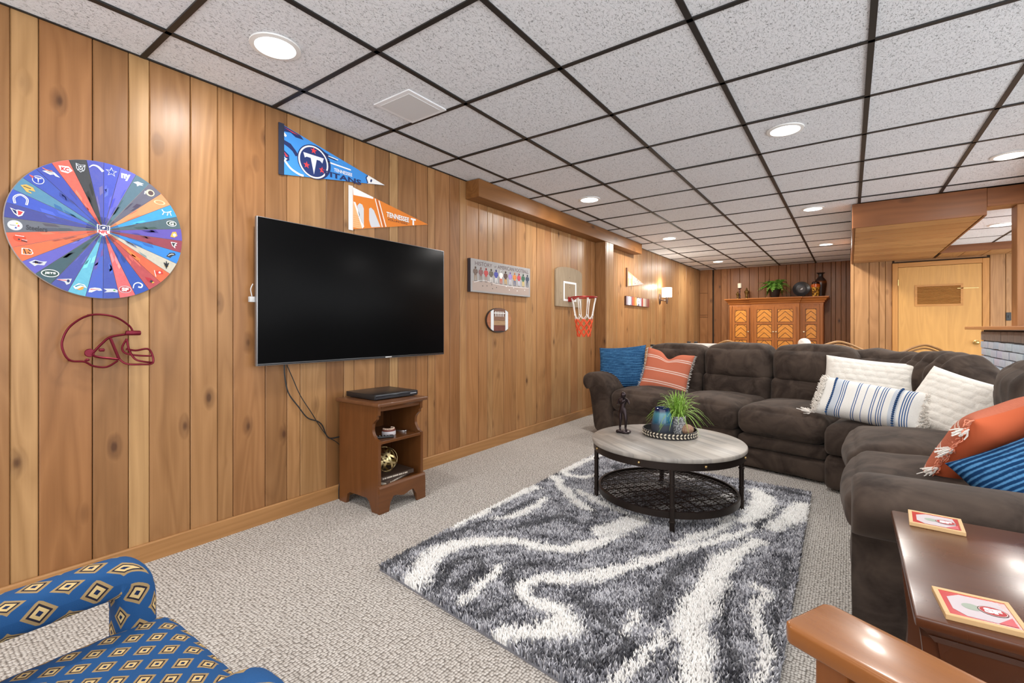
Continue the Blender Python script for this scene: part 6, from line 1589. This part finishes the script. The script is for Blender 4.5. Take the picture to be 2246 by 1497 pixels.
fn_ = thing('potted_fern', 'bushy green fern in a dark pot on the armoire', 'plant', (1.49, 10.42, ZA))
MB().lathe([(0.0, 0.0), (0.06, 0.0), (0.075, 0.02), (0.10, 0.15), (0.105, 0.16), (0.095, 0.16), (0.0, 0.14)], 20).build('pot', plain('fern_pot', lin(38, 26, 20), 0.5), fn_)
FERN = G('fern_green'); FERN.bs(Base_Color=FERN.mix(FERN.noise(FERN.coord('Object'), 22.0, 2.0), lin(58, 116, 34), lin(140, 186, 80)), Roughness=0.5); FERN = FERN.m
rs = random.Random(3)
for k in range(54):
    a = 2 * PI * k / 54 + rs.uniform(-0.15, 0.15); L = rs.uniform(0.2, 0.34); hh = rs.uniform(0.12, 0.28); drop = rs.uniform(0.0, 0.22)
    if math.sin(a) > 0.3: L *= 0.6
    b = Vector((0, 0, 0.15)); d = Vector((math.cos(a), math.sin(a), 0)); s_ = Vector((-d.y, d.x, 0))
    mid = b + d * L * 0.5 + Vector((0, 0, hh)); end = b + d * L + Vector((0, 0, hh - 0.06 - drop))
    mb = MB(); N_ = 11; prev = None
    for j in range(N_ + 1):
        t_ = j / N_; p = b * (1 - t_) ** 2 + mid * 2 * t_ * (1 - t_) + end * t_ ** 2
        if prev is not None:
            dirv = (p - prev).normalized(); w = 0.055 * math.sin(PI * (0.12 + 0.86 * t_)) + 0.006
            for sg_ in (-1, 1):
                q = p + s_ * sg_ * w - Vector((0, 0, 0.2 * w)) + dirv * w * 0.35
                mb.add([prev + dirv * 0.001, p, q + dirv * 0.007, q - dirv * 0.007], [(0, 1, 2, 3)])
            mb.add([prev + Vector((0, 0, 0.001)) - s_ * 0.002, prev + Vector((0, 0, 0.001)) + s_ * 0.002, p + Vector((0, 0, 0.001)) + s_ * 0.002, p + Vector((0, 0, 0.001)) - s_ * 0.002], [(0, 1, 2, 3)])
        prev = p
    mb.build('frond', FERN, fn_, smooth=None)
pl_ = thing('display_plate', 'round black display plate on an easel atop the armoire', 'plate', (1.935, 10.40, ZA))
g = G('black_plate'); rr_ = g.n('ShaderNodeVectorMath', {0: g.n('ShaderNodeVectorMath', {0: g.coord('Object'), 1: (1, 0, 1)}, operation='MULTIPLY')}, out=1, operation='LENGTH')
g.bs(Base_Color=g.ramp(rr_, [(0.0, lin(70, 66, 66)), (0.058, lin(84, 80, 80)), (0.062, lin(48, 46, 48)), (0.07, lin(72, 70, 72)), (0.074, lin(34, 32, 34)), (0.15, lin(30, 29, 31))]), Roughness=0.35)
pd = MB().lathe([(0.0, 0.012), (0.085, 0.012), (0.10, 0.006), (0.14, -0.014), (0.143, -0.012), (0.10, 0.014), (0.0, 0.02)], 40, axis='y').build('plate', g.m, pl_, loc=(0, 0.0, 0.155)); pd.rotation_euler = (R(-14), 0, 0)
p = Print(0.0, 0.0003); p.poly([(-0.02, -0.018), (0.02, -0.008), (0.024, 0.026), (-0.004, 0.012)], lin(206, 204, 204))
o = p.build('pale_motif', pl_); o.matrix_local = Matrix.Translation((0, 0.008, 0.155)) @ Matrix.Rotation(R(-14), 4, 'X') @ Matrix(((1, 0, 0, 0), (0, 0, -1, 0), (0, 1, 0, 0), (0, 0, 0, 1)))
MB().tube([(-0.06, -0.02, 0.0), (-0.05, -0.04, 0.02), (-0.04, 0.04, 0.14), (0, 0.06, 0.2)], 0.005, 6).tube([(0.06, -0.02, 0.0), (0.05, -0.04, 0.02), (0.04, 0.04, 0.14), (0, 0.06, 0.2)], 0.005, 6).build('easel', plain('easel_black', (0.02, 0.018, 0.016), 0.4), pl_)
jr = thing('ginger_jar', 'amber mosaic jar with dark lid in front of the tall vase', 'jar', (2.165, 10.36, ZA))
g = G('amber_mosaic'); vv_ = g.vor(g.coord('Object'), 60.0, 'Color'); zz = g.n('ShaderNodeSeparateXYZ', {0: g.coord('Object')}, out=2)
amb = g.mix(g.ramp(g.n('ShaderNodeSeparateColor', {0: vv_}, out=0), [(0.4, 0.0), (0.6, 1.0)], 'CONSTANT'), lin(96, 60, 16), lin(214, 160, 60))
g.bs(Base_Color=g.mix(g.ramp(zz, [(0.17, 0.0), (0.18, 1.0)]), amb, lin(186, 84, 28)), Roughness=0.15)
MB().lathe([(0.0, 0.0), (0.05, 0.0), (0.055, 0.02), (0.06, 0.14), (0.075, 0.19), (0.07, 0.225), (0.045, 0.24), (0.0, 0.24)], 24).build('body', g.m, jr)
MB().lathe([(0.06, 0.24), (0.062, 0.255), (0.05, 0.275), (0.015, 0.282), (0.0, 0.29)], 20).build('lid', plain('jar_lid', lin(40, 18, 12), 0.25), jr)
tvz = thing('tall_vase', 'tall dark flared vase behind the amber jar on the armoire', 'vase', (2.235, 10.56, ZA))
g = G('dark_vase'); zz = g.n('ShaderNodeSeparateXYZ', {0: g.coord('Object')}, out=2)
g.bs(Base_Color=g.ramp(zz, [(0.0, lin(40, 26, 20)), (0.24, lin(60, 36, 24)), (0.28, lin(116, 62, 26)), (0.31, lin(46, 30, 26)), (0.45, lin(40, 34, 34))]), Roughness=0.3)
MB().lathe([(0.0, 0.0), (0.06, 0.0), (0.07, 0.05), (0.095, 0.22), (0.10, 0.27), (0.085, 0.32), (0.045, 0.37), (0.036, 0.40), (0.045, 0.435), (0.075, 0.455), (0.07, 0.457), (0.035, 0.44), (0.0, 0.42)], 28).build('body', g.m, tvz)

# ------------------------------------------------------------------ game table and chairs behind the sofa
gt = thing('game_table', 'long narrow game table with pale top behind the sofa', 'table', (0.80, 7.0, 0.0))
MB().box(-0.27, 0.28, -0.88, 0.92, 0.815, 0.852).build('table_top', plain('pale_laminate', lin(206, 204, 200), 0.35), gt, smooth=None, bevel=0.004)
MB().box(-0.25, 0.26, -0.86, 0.90, 0.70, 0.815).build('apron', plain('table_black', (0.03, 0.028, 0.026), 0.5), gt, smooth=None)
lgm = MB().box(-0.03, 0.03, -0.03, 0.03, 0.0, 0.70).mesh('leg', None, 0.004)
for x, y in ((-0.22, -0.82), (0.22, -0.82), (-0.22, 0.85), (0.22, 0.85)): link('leg', lgm, plain('table_black', (0.03, 0.028, 0.026), 0.5), gt, (x, y, 0))
crm = MB().box(-0.022, 0.022, -0.03, 0.03, 0.0, 0.028).mesh('corner_cap', None, 0.004)
for x, y in ((-0.25, -0.85), (-0.25, 0.89), (-0.14, 0.89)): link('corner_cap', crm, plain('table_black', (0.03, 0.028, 0.026), 0.5), gt, (x, y, 0.852))
CHW = wood('carved_chair_wood', lin(170, 128, 82), 'x', 0.35, knots=False, contrast=0.6)
GREYF = plain('grey_chair_fabric', lin(122, 128, 138), 0.85)
def dining_chair(label, loc, rz, hz=0.93, wd_=0.46):
    t = thing('dining_chair', label, 'chair', loc, rz, 'carved chairs behind the sofa')
    a = wd_ / 2
    crest = catmull([(-a, 0.2, hz - 0.10), (-a * 0.8, 0.2, hz - 0.075), (-a * 0.45, 0.2, hz - 0.03), (0, 0.21, hz), (a * 0.45, 0.2, hz - 0.03), (a * 0.8, 0.2, hz - 0.075), (a, 0.2, hz - 0.10)], 6)
    MB().tube(crest, 0.013, 8).build('crest_rail', CHW, t); MB().tube([p - Vector((0, 0.004, 0.035)) for p in crest[4:-4]], 0.009, 8).build('inner_rail', CHW, t)
    for sx in (-1, 1):
        MB().tube(catmull([(sx * a, 0.2, hz - 0.10), (sx * a * 1.0, 0.19, 0.7), (sx * a * 0.92, 0.16, 0.45), (sx * a * 0.9, 0.22, 0.0)], 6), 0.016, 8).build('back_leg', CHW, t)
        MB().tube(catmull([(sx * a * 0.95, -0.2, 0.42), (sx * a * 0.98, -0.22, 0.25), (sx * a * 0.9, -0.2, 0.0)], 6), [0.02] * 7 + [0.016] * 6, 8).build('front_leg', CHW, t)
    MB().puff((0, 0.185, 0.70), (wd_ * 0.82, 0.05, 0.27), 0.024, (0, 0.012, 0), 10).build('back_pad', GREYF, t, smooth=180)
    MB().puff((0, -0.01, 0.45), (wd_, 0.44, 0.09), 0.035, (0, 0, 0.02), 10).build('seat', GREYF, t, smooth=180)
    return t
dining_chair('carved wood chair beside the pale game table', (1.36, 7.15, 0), R(170), 0.92)
dining_chair('carved wood chair turned beside the white ornament, before the armoire', (2.47, 6.95, 0), R(-150), 0.935, 0.56)
dining_chair('carved wood chair standing before the louvred door', (3.26, 6.85, 0), R(200), 0.915, 0.46)
dt = thing('pedestal_table', 'round wooden pedestal table between the carved chairs', 'table', (2.05, 7.75, 0))
MB().lathe([(0.0, 0.735), (0.42, 0.735), (0.43, 0.745), (0.42, 0.76), (0.0, 0.76)], 40).build('table_top', wood('pedestal_top', lin(150, 104, 62), 'x', 0.3, knots=False), dt, smooth=50)
MB().lathe([(0.0, 0.0), (0.25, 0.0), (0.24, 0.03), (0.07, 0.07), (0.05, 0.3), (0.07, 0.5), (0.05, 0.68), (0.16, 0.735), (0.0, 0.735)], 24).build('pedestal', AW, dt, smooth=50)
ob = thing('white_ornament', 'round white carved ornament on the pedestal table', 'ornament', (2.17, 7.62, 0.76))
g = G('carved_white'); nz = g.vor(g.coord('Object'), 38.0); g.bs(Base_Color=g.mix(g.ramp(nz, [(0.1, 0.0), (0.4, 1.0)]), lin(190, 182, 172), lin(232, 228, 222)), Roughness=0.6); g.bump(nz, 0.6, 0.006)
MB().ell((0, 0, 0.125), (0.078, 0.078, 0.072), 24, 14).build('ball', g.m, ob, smooth=180)
MB().lathe([(0.0, 0.0), (0.045, 0.0), (0.03, 0.03), (0.035, 0.062), (0.0, 0.066)], 18).build('stand', g.m, ob)

# ------------------------------------------------------------------ end table with two coasters
g = G('polished_dark_wood'); v = g.coord('Object')
n1 = g.noise(g.scale(v, (2.0, 22.0, 2.0)), 1.0, 4.0, 0.6, 0.5); n2 = g.noise(v, 5.0, 3.0); n3 = g.noise(g.scale(v, (90, 40, 40)), 1.0, 2.0)
g.bs(Base_Color=g.mix(g.math('MULTIPLY', n2, 0.5), g.mix(n1, lin(66, 36, 20), lin(106, 62, 34)), lin(70, 34, 26)), Roughness=g.math('ADD', g.math('MULTIPLY', n2, 0.16), 0.2), Specular_IOR_Level=0.5, Coat_Weight=0.3, Coat_Roughness=0.2)
g.bump(n3, 0.04, 0.001); MAHOG = g.m
et = thing('end_table', 'dark polished wood end table beside the near sofa arm', 'table', (3.02, 1.41, 0.0))
ex, ey = 0.245, 0.303
MB().box(-ex, ex, -ey, ey, 0.562, 0.582).build('table_top', MAHOG, et, smooth=40, bevel=0.005, segs=2)
def ring(name, ins0, z0, ins1, z1, th=0.02):
    """mitred moulding between two insets"""
    vs = []
    for ins, z in ((ins0, z0), (ins1, z1), (ins1 + th, z1), (ins0 + th, z0)):
        vs += [(-ex + ins, -ey + ins, z), (ex - ins, -ey + ins, z), (ex - ins, ey - ins, z), (-ex + ins, ey - ins, z)]
    fs = []
    for k in range(4):
        a, b = k * 4, ((k + 1) % 4) * 4
        fs += [(a + i, a + (i + 1) % 4, b + (i + 1) % 4, b + i) for i in range(4)]
    return MB().add(vs, fs).build(name, MAHOG, et, smooth=None)
ring('moulding', 0.006, 0.5618, 0.022, 0.545); ring('moulding', 0.020, 0.5449, 0.030, 0.53); ring('apron', 0.034, 0.5299, 0.046, 0.45)
def sabre(sx, sy):
    """leg flaring outwards with a curved inner line"""
    P = catmull([(0.0, 0.0, 0.53), (-0.012, 0, 0.40), (-0.02, 0, 0.28), (0.0, 0, 0.14), (0.05, 0, 0.0)], 6)
    vs = []; n = len(P)
    for p in P:
        t_ = 1 - p.z / 0.53
        w = 0.14 * (1 - t_) ** 1.4 + 0.035; dd = 0.03
        for a, b in ((0, -dd / 2), (-w, -dd / 2), (-w, dd / 2), (0, dd / 2)):
            vs.append((sx * (ex - 0.012 + p.x + a * 1.0), sy * (ey - 0.055) + b, p.z))
    fs = [(i * 4 + j, i * 4 + (j + 1) % 4, (i + 1) * 4 + (j + 1) % 4, (i + 1) * 4 + j) for i in range(n - 1) for j in range(4)] + [(0, 1, 2, 3), tuple(range((n - 1) * 4, n * 4))]
    return MB().add(vs, fs).build('leg', MAHOG, et, smooth=30, bevel=0.0)
for sx in (-1, 1):
    for sy in (-1, 1): sabre(sx, sy)
MB().box(-ex + 0.06, ex - 0.06, -ey + 0.06, ey - 0.06, 0.14, 0.158).build('lower_shelf', MAHOG, et, smooth=None, bevel=0.003)
def coaster(label, loc, rz):
    t = thing('coaster', label, 'coaster', loc, rz, 'framed coasters on the end table')
    a = 0.054
    WD = plain('coaster_wood', lin(206, 170, 122), 0.5)
    f_ = MB()
    for q in ((-a, a, -a, -a + 0.008), (-a, a, a - 0.008, a), (-a, -a + 0.008, -a + 0.008, a - 0.008), (a - 0.008, a, -a + 0.008, a - 0.008)): f_.box(q[0], q[1], q[2], q[3], 0.0, 0.010)
    f_.build('wood_frame', WD, t, smooth=None, bevel=0.0012)
    tl = MB().box(-a + 0.008, a - 0.008, -a + 0.008, a - 0.008, 0.001, 0.0085).build('printed_tile', plain('coaster_tile', lin(184, 50, 52), 0.25), t, smooth=None)
    p = Print(0.0088, 0.0002); b = a - 0.0095
    p.poly([(-b * 0.85, -b * 0.5), (-b * 0.5, -b * 0.9), (b * 0.8, -b * 0.9), (b * 0.9, 0.0), (b * 0.8, b * 0.9), (-b * 0.4, b * 0.9), (-b * 0.85, b * 0.5)], lin(192, 180, 184)); p.layer()
    p.ell(-0.008, 0.0, 0.014, 0.012, lin(150, 160, 146), 16); p.poly([(b * 0.4, -b * 0.9), (b * 0.95, -b * 0.9), (b * 0.95, -b * 0.2)], lin(196, 90, 96)); p.layer()
    p.ell(0.020, 0.0, 0.0205, 0.017, lin(86, 40, 36), 24); p.layer(); p.ell(0.020, 0.0, 0.0190, 0.0155, lin(206, 196, 190), 24); p.layer(); p.ell(0.020, 0.0, 0.0178, 0.0144, lin(170, 36, 42), 24); p.layer()
    p.text('SF', 0.020, 0.0, 0.024, 0.018, WHITE, bold=0.06)
    p.build('printed_emblem', tl)
    return t
coaster('red and white framed coaster at the sofa-side edge of the end table', (2.863, 1.655, 0.582), R(-3)); coaster('red and white framed coaster at the chair-side edge of the end table', (2.868, 1.182, 0.582), R(4))

# ------------------------------------------------------------------ wooden armchair, one arm in view
MIS = wood('mission_oak', lin(142, 88, 44), 'x', 0.28, knots=False, contrast=0.7, coat=0.35)
MISZ = wood('mission_oak_z', lin(134, 80, 40), 'z', 0.32, knots=False, contrast=0.7, coat=0.2)
MISD = wood('mission_oak_slat', lin(140, 70, 36), 'z', 0.35, knots=False, contrast=0.7)
da = math.atan2(-0.45, 0.89)
ac = thing('wooden_armchair', 'flat-armed oak armchair beside the end table', 'armchair', (2.643, 1.028, 0.0), da)
# local x runs from the arm front to the chair back, local y to the far side; the seat lies at negative y
for s_, y in ((0, -0.062), (1, -0.70)):
    w = 0.066
    MB().prism([(0.012, y - w), (0.0, y - w + 0.012), (0.0, y + w - 0.012), (0.012, y + w), (0.72, y + w - 0.012), (0.72, y - w + 0.012)], 0.568, 0.60, 'xyz').build('arm', MIS, ac, smooth=40, bevel=0.006, segs=3)
    MB().box(0.035, 0.085, y - 0.03, y + 0.03, 0.0, 0.568).build('front_post', MISZ, ac, smooth=None, bevel=0.004)
    MB().box(0.64, 0.69, y - 0.03, y + 0.03, 0.0, 0.568).build('back_post', MISZ, ac, smooth=None, bevel=0.004)
    MB().box(0.085, 0.64, y - 0.012, y + 0.012, 0.515, 0.567).build('top_rail', MIS, ac, smooth=None)
    MB().box(0.085, 0.64, y - 0.014, y + 0.014, 0.14, 0.22).build('side_rail', MIS, ac, smooth=None)
    for k in range(6): MB().box(0.12 + k * 0.085, 0.165 + k * 0.085, y - 0.007, y + 0.007, 0.22, 0.515).build('side_slat', MISD, ac, smooth=None)
MB().box(0.04, 0.08, -0.67, -0.09, 0.20, 0.30).build('front_rail', MIS, ac, smooth=None, bevel=0.003)
MB().puff((0.36, -0.38, 0.37), (0.60, 0.56, 0.14), 0.05, (0, 0, 0.02), 10).build('seat_cushion', plain('tan_leather', lin(120, 84, 56), 0.5), ac, smooth=180)
for y in (-0.09, -0.67): MB().box(0.64, 0.68, y - 0.02, y + 0.02, 0.3, 0.92).build('back_stile', MISZ, ac, smooth=None, bevel=0.003)
MB().box(0.645, 0.675, -0.65, -0.11, 0.85, 0.92).build('back_rail', MIS, ac, smooth=None, bevel=0.003)
for k in range(5): MB().box(0.65, 0.67, -0.62 + k * 0.105, -0.565 + k * 0.105, 0.3, 0.85).build('back_slat', MISD, ac, smooth=None)

# ------------------------------------------------------------------ blue patterned armchair
g = G('blue_diamond_weave')
s3 = g.n('ShaderNodeSeparateXYZ', {0: g.coord('UV')}, out=None)
fx = g.math('ABSOLUTE', g.math('SUBTRACT', g.math('FRACT', g.math('MULTIPLY', s3.outputs[0], 1 / 0.066)), 0.5))
fy = g.math('ABSOLUTE', g.math('SUBTRACT', g.math('FRACT', g.math('MULTIPLY', s3.outputs[1], 1 / 0.060)), 0.5))
f1 = g.math('ADD', fx, fy); m_ = g.math('MINIMUM', f1, g.math('SUBTRACT', 1.0, f1))
wv = g.noise(g.coord('UV'), 900.0, 2.0); 
cc = g.ramp(m_, [(0.0, lin(24, 40, 76)), (0.07, lin(222, 192, 132)), (0.165, lin(40, 34, 44)), (0.225, lin(172, 144, 98)), (0.315, lin(34, 84, 138))], 'CONSTANT')
g.bs(Base_Color=g.mix(g.math('MULTIPLY', wv, 0.3), cc, lin(40, 50, 70)), Roughness=0.8, Specular_IOR_Level=0.2); g.bump(wv, 0.25, 0.002); DIA = g.m
bc = thing('blue_armchair', 'blue upholstered armchair with gold diamond pattern', 'armchair', (1.70, 0.08, 0.0))
def bpart(name, mb): return mb.build(name, DIA, bc, smooth=180, boxuv=True)
bpart('seat', MB().puff((0.0, 0.035, 0.405), (0.575, 0.60, 0.12), 0.045, (0, 0.006, 0.018), 16))
for sx in (-1, 1):
    ax_ = sx * 0.2875
    # arm: a padded bar that bends down into the front post
    path = catmull([(ax_, -0.30, 0.550), (ax_, -0.1, 0.562), (ax_, 0.10, 0.566), (ax_, 0.215, 0.568), (ax_, 0.25, 0.560), (ax_, 0.262, 0.525), (ax_, 0.264, 0.46), (ax_, 0.262, 0.36), (ax_, 0.258, 0.26), (ax_, 0.252, 0.12)], 6)
    vs = []; n = len(path); K = 16; uvs = []; ln = 0.0
    for i, p in enumerate(path):
        tg = (path[min(i + 1, n - 1)] - path[max(i - 1, 0)]).normalized(); nrm = Vector((1, 0, 0)); bi = tg.cross(nrm)
        if i: ln += (path[i] - path[i - 1]).length
        wx, wz = 0.042, 0.037
        for k in range(K + 1):
            a = 2 * PI * k / K; ca_, sa_ = math.cos(a), math.sin(a)
            q = p + nrm * wx * math.copysign(abs(ca_) ** 0.6, ca_) + bi * wz * math.copysign(abs(sa_) ** 0.6, sa_)
            vs.append(q); uvs.append((ln * 0.8, k / K * 0.24))
    fs = [(i * (K + 1) + k, i * (K + 1) + k + 1, (i + 1) * (K + 1) + k + 1, (i + 1) * (K + 1) + k) for i in range(n - 1) for k in range(K)]
    mb = MB().add(vs, fs); mb.uv = uvs
    arm_o = mb.build('arm', DIA, bc, smooth=180)
    MB().tube([(ax_, 0.252, 0.0), (ax_, 0.252, 0.125)], [0.018, 0.026], 10).build('foot', MISZ, bc)
    MB().tube([(ax_ * 0.95, -0.29, 0.0), (ax_ * 0.95, -0.29, 0.42)], [0.018, 0.026], 10).build('foot', MISZ, bc)
bpart('back', MB().puff((0.0, -0.30, 0.62), (0.60, 0.12, 0.62), 0.05, (0, 0.02, 0.01), 12))
bpart('seat_rail', MB().puff((0.0, 0.03, 0.31), (0.55, 0.56, 0.10), 0.02, (0, 0, 0), 8))
